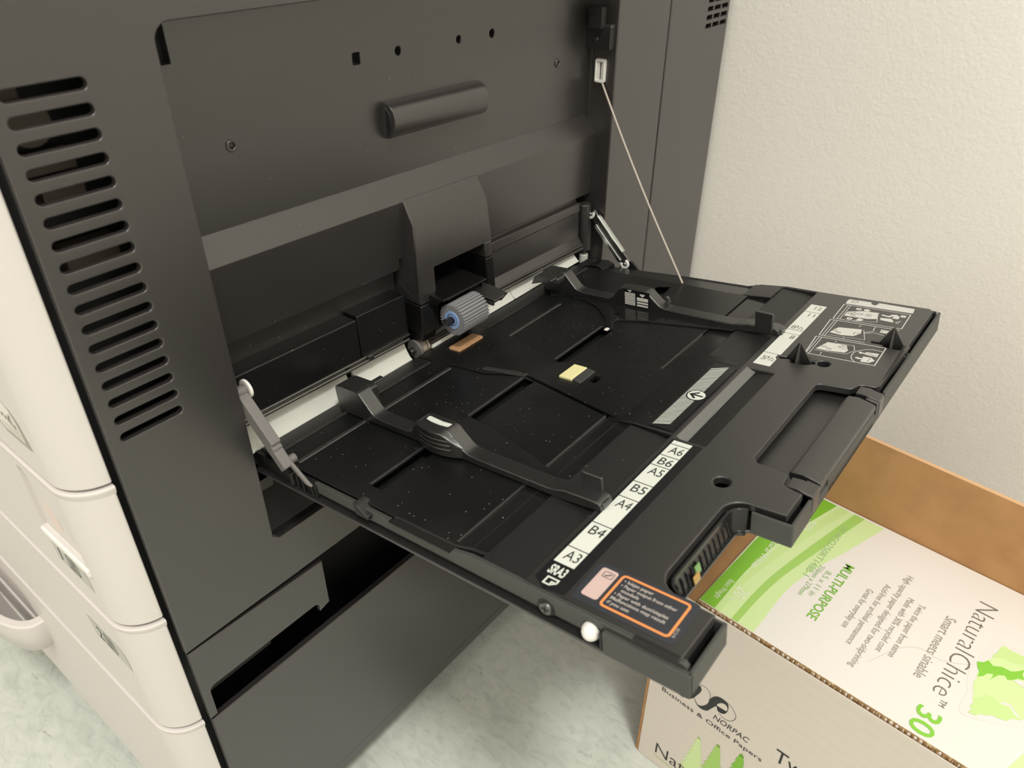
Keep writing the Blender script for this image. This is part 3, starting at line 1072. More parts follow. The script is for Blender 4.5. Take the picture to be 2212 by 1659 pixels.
g.poly([(-20.2, -41.6), (-5.0, -41.6), (-5.0, 41.4), (-20.2, 41.4)], T, 0.0, 0, 0.12)
HL = []
n = 44
for i in range(n):
    y0 = -38.6 + 76.0 * i / n
    g.poly([(-18.6, max(-39.8, y0 - 3.0)), (-9.6, min(39.8, y0 + 3.0)), (-9.6, min(39.8, y0 + 3.85)), (-18.6, max(-39.8, y0 - 2.15))], T, 0.20, 1)
g.poly(circ(-11.4, -0.6, 6.1, 36), T, 0.24, 0)
g.poly(circ(-11.4, -0.6, 5.3, 36), T, 0.29, 1)
g.stroke([(-7.3, -0.6), (-14.6, -0.6)], 1.5, T, 0.36, 2)
g.stroke([(-11.0, 3.0), (-14.9, -0.6), (-11.0, -4.2)], 1.5, T, 0.36, 2)
g.build('direction_label', [FILM, LABELW, INK], TRAY, smooth=0)

# --- outer deck: one plate with the trough, the pit, the screw wells and the pin slots cut out
trough = [(-0.6, -45.6), (16.6, -45.6), (16.6, 46.2), (-0.6, 46.2)]
deck = [(-4.0, -177.4), (72.6, -177.4)] + [(73.2, -150.2), (57.5, -149.2)] + arc(56.5, -138.0, 10.8, 265, 180, 6) + arc(56.5, -88.5, 10.2, 180, 95, 6) + \
       [(73.4, -77.6), (73.6, -58.6), (66.0, -57.0), (63.2, -55.5), (62.6, -49.2), (61.6, -47.2), (45.5, -45.2), (42.4, -42)] + \
       [(42.4, 41)] + arc(46.4, 43, 4, 180, 90, 4) + [(60.6, 49), (62.6, 52.0), (63.4, 55.4), (67, 57.0), (72.0, 57.4), (73.8, 60.5), (73.8, 176), (71, 179.4), (-4.0, 177.0)]
pinh1 = [(10.2, 69.2), (16.2, 70.4), (16.4, 74.6), (19.6, 76), (27, 75.4), (28.6, 71.6), (33.0, 72.6), (33.4, 68.6), (27.5, 64.6), (19.8, 64.2), (18.2, 68), (12, 66.2)]
pinh2 = [(52.2, 115.2), (58.2, 115.8), (58.4, 120), (61.6, 121.4), (69, 120.8), (70.4, 117.0), (74.2, 116), (74.4, 111.4), (69.4, 109.4), (61.8, 109.2), (60.2, 112.4), (53, 112)]
g = M()
g.plate([deck, trough, circ(37.4, -69.4, 4.3, 28), circ(37.4, 71.2, 3.9, 28), pinh1, pinh2,
         [(39.6, 166.4), (43.0, 167.0), (43.0, 172.0), (39.6, 171.6)]], -4.6, 0.0, T, 0.9, 3)
OD = g.build('outer_deck', SATIN, TRAY, smooth=40)
g = M()                                                  # lower bodies that carry the outer deck
for y0, y1 in ((-177.0, -150.6),):
    g.box(-3.6, 73.0, y0, y1, -13.2, -4.7)
g.box(-3.6, 46.0, -150.6, -80.2, -13.2, -8.5)
g.box(-3.6, 75.0, -76.8, 176.8, -13.2, -9.7)
g.box(63, 73.2, 58.0, 176.8, -8.5, -4.7)
g.box(63, 73.2, -77.0, -59.0, -8.5, -4.7)
g.build('deck_carrier', BLACK, TRAY)
g = M()                                                  # end wall, stepped down, with a gap to the deck
g.box(76.4, 78.2, -181.0, -149.6, -14.8, -2.6)
g.box(76.4, 78.2, -80.2, -58, -14.8, -2.2)
g.box(76.2, 78.0, 56.0, 179.0, -14.8, -1.2)
g.prism([(76.2, -14.8), (76.2, -5), (78.0, -5.6), (78.0, -14.8)], -34, 38, lambda a, h, y: (a, y, h))
g.prism([(76.2, -14.8), (76.2, -9), (78.0, -9.6), (78.0, -14.8)], -58, 56, lambda a, h, y: (a, y, h))
g.box(58.0, 78.2, -81.6, -80.0, -14.8, -2.0)
g.box(58.0, 78.2, -150.6, -149.4, -14.8, -2.6)
g.box(39.0, 78.2, -181.4, -178.6, -14.8, -2.6)
g.build('end_wall', WALLG, TRAY, bevel=0.5)
g = M()                                                  # grip pocket under the notch: ribs and reflectors
def npath(off):
    """notch outline, moved inwards by off"""
    return arc(57.0, -138.2, 10.6 - off, 265, 180, 8) + arc(57.0, -88.4, 10.2 - off, 180, 95, 8)


rim0, rim1, low, lip0 = npath(1.6), npath(3.0), npath(5.2), npath(6.6)
ends = lambda pts, h_: [(x, y, h_) for x, y in pts]
g.strip(ends(rim0, -13), ends(rim0, -1.5))
g.strip(ends(rim0, -1.5), ends(rim1, -1.5))
g.strip(ends(rim1, -1.5), ends(rim1, -5.0))
g.strip(ends(rim1, -5.0), ends(low, -13.2))
g.strip(ends(low, -13.2), ends(lip0, -13.2))
g.strip(ends(lip0, -13.2), ends(lip0, -14.9))
g.strip(ends(lip0, -14.9), ends(rim0, -14.9))
for i in range(12):
    y = -139.5 + i * 4.4
    g.prism([(49.3, -5.2), (50.6, -5.6), (52.6, -13.2), (51.0, -13.2)], y, y + 0.7, lambda q, h_, y_: (q, y_, h_))
g.build('grip_pocket', mat('grip_black', (0.010, 0.010, 0.010), 0.25), TRAY, bevel=0.25, smooth=50)
g = M()
g.prism([(50.6, -6.6), (51.3, -6.4), (52.4, -10.4), (51.6, -10.6)], -124.5, -120.4, lambda q, h_, y: (q, y, h_))
g.build('reflector', LGREEN, TRAY, label='green reflector chip')
g = M()
g.prism([(51.8, -9.2), (52.6, -9.0), (53.6, -12.8), (52.8, -13.0)], -128.2, -123.0, lambda q, h_, y: (q, y, h_))
g.build('reflector', LYELLOW, TRAY, bevel=0.3, label='amber reflector chip')
g = M()                                                  # trough between the two size strips
g.prism([(-1, 0.0), (-0.2, -0.1), (5.2, -2.6), (16.8, -0.9), (16.8, -4.5), (-1, -4.5)], -45.7, 46.3, lambda q, h_, y: (q, y, h_))
g.build('deck_trough', TEX, TRAY, bevel=0.2)
g = M()
g.poly([(-0.6, -45.2), (5.0, -45.2), (5.0, 45.8), (-0.6, 45.8)], lambda a, y, w: (a, y, -0.1 - (a + 0.2) * 2.5 / 5.4 + w), 0.25)
g.build('trough_facet', mat('lit_facet_grey', (0.13, 0.128, 0.12), 0.4), TRAY, smooth=0)  # pale sheet on the black slope; its catch of light is painted
g = M()                                                  # pit floor
g.box(40, 63, -50, 52, -9.6, -7.8)
g.build('pit_floor', SATIN, TRAY, bevel=0.4)
g = M()                                                  # pull bar with its two end brackets
bp = [(60.8, -2.4), (62.2, -0.5), (68.0, -0.1), (72.0, -1.2), (76.8, -2.4), (77.4, -4.2), (76.4, -9.5), (63, -9.5)]
g.prism(bp, -43.6, 42.2, lambda q, h_, y: (q, y, h_))
PB = g.build('pull_bar', SATIN, TRAY, bevel=0.7, seg=3)
for y0, y1, yc in ((-56.2, -47.6, -46.0), (46.2, 55.2, 44.6)):
    g = M()
    bq = [(64.4, -0.3), (70.0, 0.0), (73.5, -1.2), (77.6, -1.8), (78.2, -4), (78.2, -13), (64.4, -13)]
    g.prism(bq, y0, y1, lambda q, h_, y: (q, y, h_))
    g.prism([(70.6, -1.2), (73.5, -1.6), (77.6, -2.4), (77.6, -13), (70.6, -13)], min(y0, yc - .8), max(y1, yc + .8), lambda q, h_, y: (q, y, h_))
    g.build('bar_bracket', SATIN, TRAY, bevel=0.6)
for y in (-69.4, 71.2):
    g = M()
    g.cyl((37.4, y, -8.4), (37.4, y, -5.6), 3.1, 2.7, 24)
    g.box(35.2, 39.6, y - 0.45, y + 0.45, -5.7, -5.3, 1)
    g.box(36.95, 37.85, y - 2.2, y + 2.2, -5.7, -5.3, 1)
    g.build('deck_screw', [DMETAL, BLACK], TRAY, bevel=0.3)
for a0, y0 in ((22.6, 70.0), (64.8, 115.2)):             # pointed fins standing in their slots
    g = M()
    ap = (a0 - 0.2, y0 + 0.6)
    g.prism([(a0 - 9.0, -8), (a0 - 9.0, -2.5), (a0 - 0.8, 11.2), (a0 + 0.5, 11.2), (a0 + 8.4, -2.5), (a0 + 8.4, -8)], y0 + 0.2, y0 + 1.4, lambda q, h_, y: (q, y, h_))
    g.prism([(y0 - 5.4, -8), (y0 - 5.4, -2.0), (y0 + 0.3, 11.0), (y0 + 1.3, 11.0), (y0 + 5.2, -2.0), (y0 + 5.2, -8)], a0 - 0.7, a0 + 0.5, lambda y, h_, q: (q, y, h_))
    g.build('spike_fin', SATIN, TRAY, bevel=0.25)
g = M()
g.box(40.4, 42.4, 166.8, 171.4, -3.0, -1.2)
g.build('edge_catch', GUIDEW, TRAY, bevel=0.3)
g = M()
g.ball((32.2, -178.6, -8.0), 4.2, 4.6, 4.4)
g.prism([(28, -8), (28.6, -4.6), (36.4, -4.6), (36.6, -8)], -178.6, -176, lambda q, h_, y: (q, y, h_), 1)
g.build('bumper_knob', [WHITEP, BLACK], TRAY, smooth=80, label='white bumper knob')
g = M()
g.cyl((9.0, -178.2, -8.2), (9.0, -179.9, -8.2), 3.6, 3.1, 26)
g.cyl((9.0, -178.4, -8.0), (9.0, -178.9, -8.0), 4.6, n=26, mi=1)
for da, dh in ((2.0, 0.5), (0.5, 2.0)):
    g.box(9 - da, 9 + da, -180.1, -179.8, -8.2 - dh, -8.2 + dh, 1)
g.build('edge_screw', [DMETAL, BLACK], TRAY, bevel=0.3)

# --- size strips
g = M()
g.poly([(-1.4, -47.6), (16.4, -47.6), (16.4, -181 + 6), (6, -176.4), (-1.4, -172)], T, 0.02, 0, 0.10)
CELLS = [(-48.8, -52.2, ''), (-52.8, -63.7, 'A6'), (-64.3, -73.7, 'B6'), (-74.3, -90.7, 'A5'), (-91.3, -104.7, 'B5'), (-105.3, -128.2, 'A4'),
         (-128.8, -148.2, 'B4'), (-148.8, -160.0, 'A3')]
for y1, y0, s_ in CELLS:
    g.poly([(0, y0), (11.0, y0), (11.0, y1), (0, y1)], T, 0.2, 1)
    if s_:
        g.text(s_, 2.4, y1 - 8.0, 6.2, T, 0.3, 2, Wd=7.6)
g.text('SRA3', 1.6, -167.4, 5.4, T, 0.3, 1, Wd=8.6, bold=0.03)
g.stroke([(4.2, -173.6), (4.2, -169.6), (9.8, -169.6), (9.8, -171.6), (7.4, -173.6)], 0.9, T, 0.3, 1, True)
g.stroke([(7.4, -173.6), (7.4, -171.6), (9.8, -171.6)], 0.8, T, 0.3, 1)
g.build('metric_size_strip', [FILM, LABELW, INK], TRAY, smooth=0, label='white paper size strip marked A6 to SRA3')
g = M()
CI = [(52.6, 69.5), (70.1, 101.3), (101.9, 107.7), (108.3, 139.4), (140.0, 152.6)]
for y0, y1 in CI:
    p = [(0.2, y0), (11.0, y0), (11.0, y1), (0.2, y1)]
    if y0 == 52.6:
        p = [(0.2, y0), (11.0, y0), (11.0, 63.5), (9.4, 65.6), (9.4, 69.5), (0.2, y1)]
    g.poly(p, T, 0.06, 0, 0.1)
for s_, a, y, wd in (('12', 4.6, 144.6, 4.8), ('11', 4.8, 132.0, 4.2), ('8', 1.6, 109.6, 3.0), ('8', 6.6, 94.2, 3.0), ('5', 2.0, 59.6, 3.0)):
    g.text(s_, a, y, 5.2, T, 0.24, 1, Wd=wd)
for a, y in ((5.0, 109.6), (5.4, 59.6)):
    g.text('1', a, y + 2.4, 3.0, T, 0.24, 1, Wd=0.9)
    g.text('/', a + 1.2, y - 0.2, 5.2, T, 0.24, 1, Wd=1.9)
    g.text('2', a + 3.0, y, 3.0, T, 0.24, 1, Wd=1.9)
g.build('inch_size_strip', [LABELW, G_GREY], TRAY, smooth=0, label='white paper size strip marked 5 1/2 to 12')

# --- warning sticker
g = M()
g.poly(rrect(18.4, 67.4, -174.0, -149.0, 3.0), T, 0.02, 0, 0.12)
g.poly(rrect(21.2, 29.4, -170.2, -151.6, 1.4), T, 0.22, 1)
g.stroke(rrect(23.4, 28.2, -156.8, -153.4, 0.5), 0.3, T, 0.3, 2, True)
g.stroke([(24.4, -156.2), (27.2, -154.2)], 0.6, T, 0.3, 2)
g.stroke(rrect(31.6, 63.2, -171.0, -151.4, 1.6), 1.15, T, 0.24, 3, True)
for i, (s_, wd) in enumerate((('• Inkjet paper', 14.0), ('• Paper output from other', 26.4), ('   models', 8.4), ('• Paper with dust/staples', 25.4),
                              ('Malfunctions may result', 25.6), ('if you use:', 10.6))):
    aa = 33.4 if s_[0] != ' ' else 35.2
    g.text(s_.strip(), aa, -155.0 - i * 2.75, 1.75, T, 0.26, 4, Wd=wd, bold=0.012)
g.text('FC0', 64.6, -170.6, 1.2, lambda a, y, w: (64.2 + (y + 170.6), -170.0 + (a - 64.6), w), 0.26, 4, Wd=5.0)
g.build('warning_sticker', [NAVY, PINK, INK, ORANGE, mat('sticker_print', (0.52, 0.47, 0.43), 0.5)], TRAY, smooth=0, label='dark sticker with orange framed warning')

# --- printed loading instructions
g = M()
h = 0.07
HDR = [(20.1, 164.0), (19.5, 170.7), (20.8, 172.6), (34.8, 173.3), (35.5, 170.4), (38.2, 169.0), (39.7, 172.4), (39.4, 174.2), (62.7, 174.2), (63.5, 166.5)]
g.poly(HDR, T, h, 0)
FRM = [[(20.7, 137.0), (19.6, 162.4), (62.8, 164.0), (63.6, 139.7)], [(49.9, 109.9), (21.5, 108.2), (19.9, 134.4), (63.5, 137.0)],
       [(22.7, 80.0), (20.5, 105.6), (63.1, 108.3), (63.9, 82.4)]]
g.stroke(FRM[0], 0.65, T, h, 0, True)
g.stroke(FRM[1], 0.65, T, h, 0)
g.stroke(FRM[2], 0.65, T, h, 0, True)
for y0, y1 in ((137.4, 162.6), (108.8, 134.8), (80.6, 106.0)):
    g.stroke([(23.2, y0), (22.6, y1)], 0.45, T, h, 0)
    g.stroke([(24.9, y0), (24.3, y1)], 0.45, T, h, 0)
sh = {0: [[(25.6, 144.1), (25.5, 151.2), (33.2, 156.1), (44.3, 158.0), (46.3, 147.9), (40.2, 145.3)], [(34.2, 160.2), (36.5, 160.9), (38.7, 158.8), (37.0, 156.9), (34.4, 157.2)],
          [(35.4, 144.4), (38.9, 143.2), (37.7, 140.1), (34.3, 139.9)],
          [(46.6, 156.6), (51.1, 155.8), (52.6, 159.1), (55.3, 159.9), (57.8, 157.1), (57.8, 153.2), (53.9, 153.2), (54.2, 157.3), (52.0, 153.8), (46.9, 154.7)],
          [(47.2, 150.8), (53.9, 152.2), (56.3, 148.5), (56.1, 146.9), (48.2, 147.4)],
          [(26.0, 114.8), (26.7, 120.0), (28.7, 124.8), (42.4, 128.0), (43.6, 122.0), (40.9, 116.0), (33.7, 114.1)],
          [(26.3, 88.5), (29.8, 100.6), (41.5, 101.3), (44.4, 94.5), (43.5, 91.0), (33.9, 89.0)],
          [(50.3, 95.5), (52.0, 97.2), (52.0, 96.0), (54.7, 96.1), (54.9, 94.9), (52.2, 94.4), (52.8, 93.4)],
          [(54.7, 94.0), (54.5, 97.7), (61.8, 98.6), (62.0, 93.7)],
          [(50.4, 87.5), (52.4, 89.4), (52.6, 88.3), (55.3, 88.8), (55.4, 87.2), (53.1, 86.4)],
          [(55.1, 83.7), (54.7, 91.1), (59.3, 91.8), (62.3, 88.4), (59.9, 84.3)],
          [(53.4, 128.4), (53.0, 133.4), (57.9, 133.1), (57.5, 128.7)]]}
for p in sh[0]:
    g.poly(p, T, h, 0)
g.stroke([(28.7, 149.2), (30.1, 153.0), (30.5, 151.1), (35.4, 152.0), (35.5, 150.0), (30.6, 149.1)], 0.35, T, h + .08, 1, True)
g.stroke([(37.7, 97.1), (39.8, 100.0), (40.3, 98.5), (45.8, 99.6), (46.1, 97.6), (41.6, 95.7)], 0.35, T, h + .08, 1, True)
g.stroke([(33.5, 139.0), (47.3, 143.0), (43.9, 158.3)], 0.4, T, h, 0)
g.stroke([(26.1, 111.1), (48.5, 113.9), (43.7, 127.7)], 0.4, T, h, 0)
g.stroke([(26.3, 86.7), (44.7, 89.5), (47.9, 96.4), (45.4, 103.0), (35.3, 101.2)], 0.4, T, h, 0)
g.stroke([(44.8, 123.6), (49.5, 128.8), (48.7, 132.1), (49.0, 135.1)], 0.5, T, h, 0)
g.stroke([(44.9, 123.1), (50.8, 126.6), (56.8, 125.1)], 0.5, T, h, 0)
g.stroke(spline([(63.1, 102.3), (56.8, 102.4), (51.7, 99.3), (48.5, 94.5), (48.3, 88.9), (49.9, 84.7), (52.5, 81.9)]), 0.5, T, h, 0)
for a, y, s_ in ((30.8, 158.5, '3'), (39.4, 151.5, '2'), (30.2, 140.8, '3'), (59.5, 159.0, '1')):
    g.poly(circ(a, y, 1.9, 20), T, h + .05, 0)
    if s_ == '2':
        g.stroke(circ(a, y, 1.9, 20), 0.25, T, h + .1, 1, True)
    g.text(s_, a, y - 1.0, 2.0, T, h + .12, 1, align='C')
for p, q in (((57.6, 147.7), (60.0, 151.4)), ((57.7, 147.3), (60.2, 149.5)), ((58.0, 146.9), (60.0, 146.5))):
    g.stroke([p, q], 0.45, T, h, 0)
for cx_, cy_ in ((27.6, 149.2), (30.5, 147.0), (28.0, 119.0), (30.8, 117.2), (30, 93.5), (33.5, 92)):
    g.stroke([(cx_ + 1.4 * math.cos(t / 8 * 6.283), cy_ + 0.9 * math.sin(t / 8 * 6.283)) for t in range(8)], 0.3, T, h + .08, 1, True)
g.stroke([(40.5, 118.0), (39.5, 121.5), (43.0, 121.8)], 0.3, T, h + .08, 1)
g.stroke([(54.4, 129.4), (54.2, 132.4), (56.8, 132.4)], 0.3, T, h + .08, 1)
g.stroke([(58.7, 84.6), (59.2, 91.2)], 0.3, T, h + .08, 1)
g.stroke([(55.5, 94.6), (57.6, 96.6), (59.6, 94.6), (61.6, 96.0)], 0.3, T, h + .08, 1)
g.stroke([(23.0, 168.0), (23.0, 171.0), (25.6, 171.8), (27.0, 170), (25.4, 168.0)], 0.35, T, h + .08, 1, True)
for a, y0, y1 in ((40, 134.8, 131), (36.5, 109.6, 112.6), (34, 104.8, 102), (31.5, 81.6, 85.6), (33.5, 138.6, 140)):
    g.stroke([(a, y0), (a - 0.3, y1)], 0.4, T, h, 0)
g.build('instruction_print', [PRINTW, SATIN], TRAY, smooth=0, label='white printed loading diagrams')

# --- paper guides
AH = lambda q, h_, y: (q, y, h_)
GP = [(-196, -1.6), (-196, 14.5), (-194.6, 16.6), (-191, 17.4), (-177, 17.4), (-173.5, 16.4), (-170.5, 12.6), (-164.5, 5.4), (-161.5, 3.6), (-157, 2.8),
      (-134, 2.6), (-130.5, 4.0), (-127, 9.0), (-124, 12.6), (-120, 14.2), (-103, 14.2), (-99, 13.2), (-95.5, 9.6), (-90, 4.6), (-86, 3.0), (-80, 2.6),
      (-34, 2.2), (-28, 2.9), (-22, 4.6), (-4, 5.0), (-1.0, 4.2), (0, 2.6), (0, 0.2), (-8, -0.6), (-24, -1.9)]
g = M()
g.prism(GP, -121.0, -111.0, AH)
g.prism([(-196, 2), (-196, 15), (-194.6, 16.8), (-191, 17.3), (-176, 17.3), (-172.6, 15.4), (-172.6, 2)], -111.4, -106.0, AH)
g.prism([(-178.4, 15.6), (-178.4, 17.2), (-174.6, 16.6), (-174.6, 15.2)], -107, -98, AH)
# swelling finger grip on the outside
n = 12
up, lo_ = [], []
for i in range(n + 1):
    a = -126 + 36 * i / n
    b = -121.0 - 5.0 * math.sin(math.pi * i / n) ** 0.8
    up.append((a, b))
for i in range(n):
    (a0, b0), (a1, b1) = up[i], up[i + 1]
    hh = lambda a: 13.4 if a < -101 else 13.4 - (a + 101) * 0.78
    ha, hb = min(hh(a0), 13.4 if a0 > -124 else 9.0), min(hh(a1), 13.4 if a1 > -124 else 9)
    v = [(a0, -120.4, -1.4), (a0, b0, -1.0), (a0, b0 + 0.4, ha), (a0, -120.4, ha + 0.8), (a1, -120.4, -1.4), (a1, b1, -1.0), (a1, b1 + 0.4, hb), (a1, -120.4, hb + 0.8)]
    g.add(v, [(1, 5, 6, 2), (2, 6, 7, 3), (0, 1, 5, 4)])
for q in range(3):
    for i in range(2, n - 2):
        (a0, b0), (a1, b1) = up[i], up[i + 1]
        hq = 3.0 + q * 2.9
        g.add([(a0, b0, hq), (a1, b1, hq), (a1, b1 - 0.7, hq + 0.6), (a0, b0 - 0.7, hq + 0.6), (a0, b0, hq + 1.4), (a1, b1, hq + 1.4)], [(0, 1, 2, 3), (3, 2, 5, 4)])
g.box(-16.8, -4.6, -112.6, -111.2, 3.0, 13.2)
g.box(-2.0, 0.6, -119.4, -113.0, 0.6, 4.0)
GL = g.build('near_paper_guide', mat('guide_black', (0.010, 0.0097, 0.0095), 0.32, spec=1.0, coat=0.5, bump=(1300, 0.35, 0.0005)), TRAY, bevel=1.1, seg=3, smooth=50)
g = M()
g.poly([(-118.6, -117.8), (-114, -118.6), (-108, -118.8), (-102.6, -118.2), (-101.6, -117.4), (-101.6, -114.6), (-108, -115.2), (-118.4, -114.4), (-119.2, -115.2)], T, 14.3, 0, 0.15)
g.build('grip_mark', LABELW, GL, smooth=0, label='white grip mark')
g = M()
g.plate([[(-128, -111), (-125.5, -83.5), (-114, -85.7), (-92, -89.7), (-64, -97.2), (-36.5, -105.4), (-30, -110)]], -2.5, -1.3, T, 0.3, 1)
g.build('guide_wing', GLOSS, TRAY)
g = M()
GR = [(a, h_ if h_ < 2 else h_ * 0.94) for a, h_ in GP]
g.prism(GR, 94.5, 104.5, AH)
g.prism([(-200, 6), (-196, 13.4), (-191, 16.2), (-178, 16.2), (-173, 14.6), (-173, 10), (-190, 9)], 84.0, 104.5, AH)
g.prism([(-178.4, 14.4), (-178.4, 16.4), (-174.6, 15.6), (-174.6, 14.2)], 78, 86, AH)
g.box(-16.8, -4.6, 93.6, 95.6, 0, 15.4)
g.box(-3.0, 1.4, 95.8, 102.0, 0.4, 4.2)
g.prism([(-89, 4), (-89, 9.4), (-86.5, 8.6), (-85, 4)], 102.4, 104.4, AH)
GF = g.build('far_paper_guide', mat('guide_black_far', (0.009, 0.0087, 0.0085), 0.30, spec=1.0, coat=0.5, bump=(1300, 0.3, 0.0005)), TRAY, bevel=1.1, seg=3, smooth=50)
g = M()
g.plate([[(-192, 94.6), (-183, 87), (-169, 93), (-150, 90), (-137, 84), (-121, 70.5), (-113.5, 59.8), (-108.4, 56.8), (-106.6, 58.6), (-111.0, 66.5), (-110.2, 71.2), (-107, 72.6), (-95, 77.4), (-32, 92.4), (-30, 94.6)],
         circ(-117.5, 79.6, 2.1, 18)], -2.5, -1.1, T, 0.3, 1)
g.build('guide_wing', GLOSS, TRAY)
g = M()
g.box(-111.6, -108.8, 54.0, 57.6, -2.6, -1.9)
g.build('wing_tip', WHITEP, TRAY)
g = M()                                                  # stack limit marks on the far guide's inner face
YG = 94.4
LB_ = lambda a, h_, w: (a, YG - w, h_)
g.poly([(-119.5, 0.6), (-97.6, 0.6), (-97.6, 13.0), (-119.5, 13.0)], LB_, 0.03, 1)
for q in range(8):
    g.poly([(-118.6, 0.9 + q * 1.25), (-109.6, 0.9 + q * 1.25), (-109.6, 1.75 + q * 1.25), (-118.6, 1.75 + q * 1.25)], LB_, 0.16, 0)
g.poly([(-114.2, 10.9), (-112.4, 12.6), (-116, 12.6)], LB_, 0.16, 0)
for z0, z1 in ((0.9, 2.3), (3.1, 4.5), (5.3, 8.0)):
    g.poly([(-108.2, z0), (-98.8, z0), (-98.8, z1), (-108.2, z1)], LB_, 0.16, 0)
g.poly([(-103.6, 8.6), (-101.4, 10.2), (-101.6, 10.9), (-105.6, 10.9), (-105.8, 10.2)], LB_, 0.16, 0)
g.build('limit_mark', [PRINTW, FILM], GF, smooth=0, label='pale stack limit marks')

# ================================================================== THE PAPER CARTON
CB = (-19.1, 14.4)
TH = R(-4.6)
CD, CN = (math.cos(TH), math.sin(TH)), (-math.sin(TH), math.cos(TH))
CH, CDEP, CLEN = 221.0, 168.0, 300.0


def BX(d_, n_, z_):                                     # carton frame -> room
    return (CB[0] + d_ * CD[0] + n_ * CN[0], CB[1] + d_ * CD[1] + n_ * CN[1], z_)


CAR = thing('paper_carton', BX(150, 84, 0), 'white copy paper carton printed with green waves and fir trees under the open tray', 'cardboard box')
g = M()
g.prism([(0, 0), (CLEN, 0), (CLEN, CDEP), (0, CDEP)], 0.0, CH - 3.2, BX)
g.build('carton_body', KRAFT, CAR, bevel=0.8)
g = M()
g.prism([(3.4, 0.6), (CLEN, 0.6), (CLEN, CH - 1.6), (3.0, CH - 1.6)], -0.7, 0.0, lambda d_, z_, n_: BX(d_, n_, z_))
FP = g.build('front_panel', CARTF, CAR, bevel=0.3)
FF = lambda d_, z_, w: BX(d_, -0.75 - w, z_)
g = M()
g.poly([(35.1, 113.1), (38.4, 119.5), (39.9, 125.8), (40.7, 131.3), (43.1, 137.2), (46.2, 138.0), (47.6, 134.7), (46.7, 130.3), (43.8, 122.6), (41.9, 118.3), (39.1, 114.8)], FF, 0.15)
g.poly(spline([(35.1, 113.1), (31, 112.4), (27.6, 116.6), (25.5, 124.0), (23.6, 126.4), (27.5, 133.0), (31.5, 130), (35, 121)], 4, True), FF, 0.15)
g.poly(spline([(43.7, 120.2), (46.5, 115.8), (50.4, 117.4), (54.2, 123.9), (55.4, 131.0), (57.7, 136.8), (61.8, 140.5), (67.2, 140.8), (70.0, 138.0), (70.6, 132.8), (69.2, 127.2), (66.2, 124.5),
        (63.0, 124.7), (61.5, 128.5), (58.4, 122.9), (55.5, 116.5), (51.0, 113.8), (46.7, 114.8)], 3, True), FF, 0.15)
g.poly(spline([(61.6, 130.3), (63.6, 134.8), (67.0, 137.2), (69.7, 135.4), (69.7, 131.2), (66.7, 130.4)], 4, True), FF, 0.25, 1)
g.poly([(62.2, 128.4), (63.2, 125.2), (66.0, 124.9), (68.8, 127.6), (69.2, 130.2)], FF, 0.3, 0)
g.stroke(spline([(43.7, 138.4), (49.0, 140.8), (53.2, 139.3), (55.3, 134.4), (54.9, 129.3)]), 0.35, FF, 0.15)
g.stroke(spline([(42.2, 119), (43.0, 122.6), (44.6, 117.2), (47.4, 114.4)]), 0.35, FF, 0.15)
g.stroke(spline([(67.3, 140.4), (72.1, 139.1), (76.0, 135.0), (77.5, 130.8), (75.6, 124.6), (70.7, 121.1), (64.2, 122.4)]), 0.4, FF, 0.15)
g.text('NORPAC', 61.2, 112.4, 6.0, FF, 0.15, 0, Wd=29.4, slant=0.15)
g.text('Business & Office Papers', 15.5, 102.6, 4.6, FF, 0.15, 0, Wd=88.4)
g.text('Natural', 19.6, 17.6, 14.2, FF, 0.15, 0, Wd=58, bold=-0.006)
g.text('Twice the paper', 111.2, 115.2, 14.2, FF, 0.15, 0, Wd=110)
g.text('Choice', 81, 17.6, 14.2, FF, 0.15, 0, Wd=50, bold=-0.006)
g.poly([(18.5, 12.8), (90, 11.4), (90, 12.0), (18.5, 13.4)], FF, 0.15, 3)


def jag(pts, k=5, amp=1.6, seed=1):
    rnd = random.Random(seed)
    out = []
    for i in range(len(pts)):
        x0, y0 = pts[i]
        x1, y1 = pts[(i + 1) % len(pts)]
        L = math.hypot(x1 - x0, y1 - y0)
        m_ = max(1, int(L / 3.2))
        for q in range(m_):
            t = q / m_
            px, py = x0 + (x1 - x0) * t, y0 + (y1 - y0) * t
            s_ = amp * (0.5 + rnd.random()) * (1 if q % 2 else -0.3)
            out.append((px + (y1 - y0) / L * s_, py - (x1 - x0) / L * s_))
    return out


def fir(g, x, z, wd, ht, mi, seed, fn, w):
    rnd = random.Random(seed)
    L, Rr = [], []
    n = 9
    for i in range(n):
        t = i / n
        half = wd / 2 * (0.12 + 0.88 * t)
        L.append((x - half, z + ht * (1 - t) - ht * 0.05))
        L.append((x - half * 0.66, z + ht * (1 - t) - ht * 0.03))
        Rr.append((x + half, z + ht * (1 - t) - ht * 0.05))
        Rr.append((x + half * 0.66, z + ht * (1 - t) - ht * 0.03))
    g.poly([(x, z + ht)] + L + Rr[::-1], fn, w, mi)


fir(g, 54.5, 20, 28, 60, 2, 1, FF, 0.12)
fir(g, 70.6, 18, 32, 70, 3, 2, FF, 0.16)
fir(g, 89.4, 14, 36, 83, 4, 3, FF, 0.20)
g.build('front_print', [INK, CARTF, G_PALE, G_MID, G_DARK], FP, smooth=0)
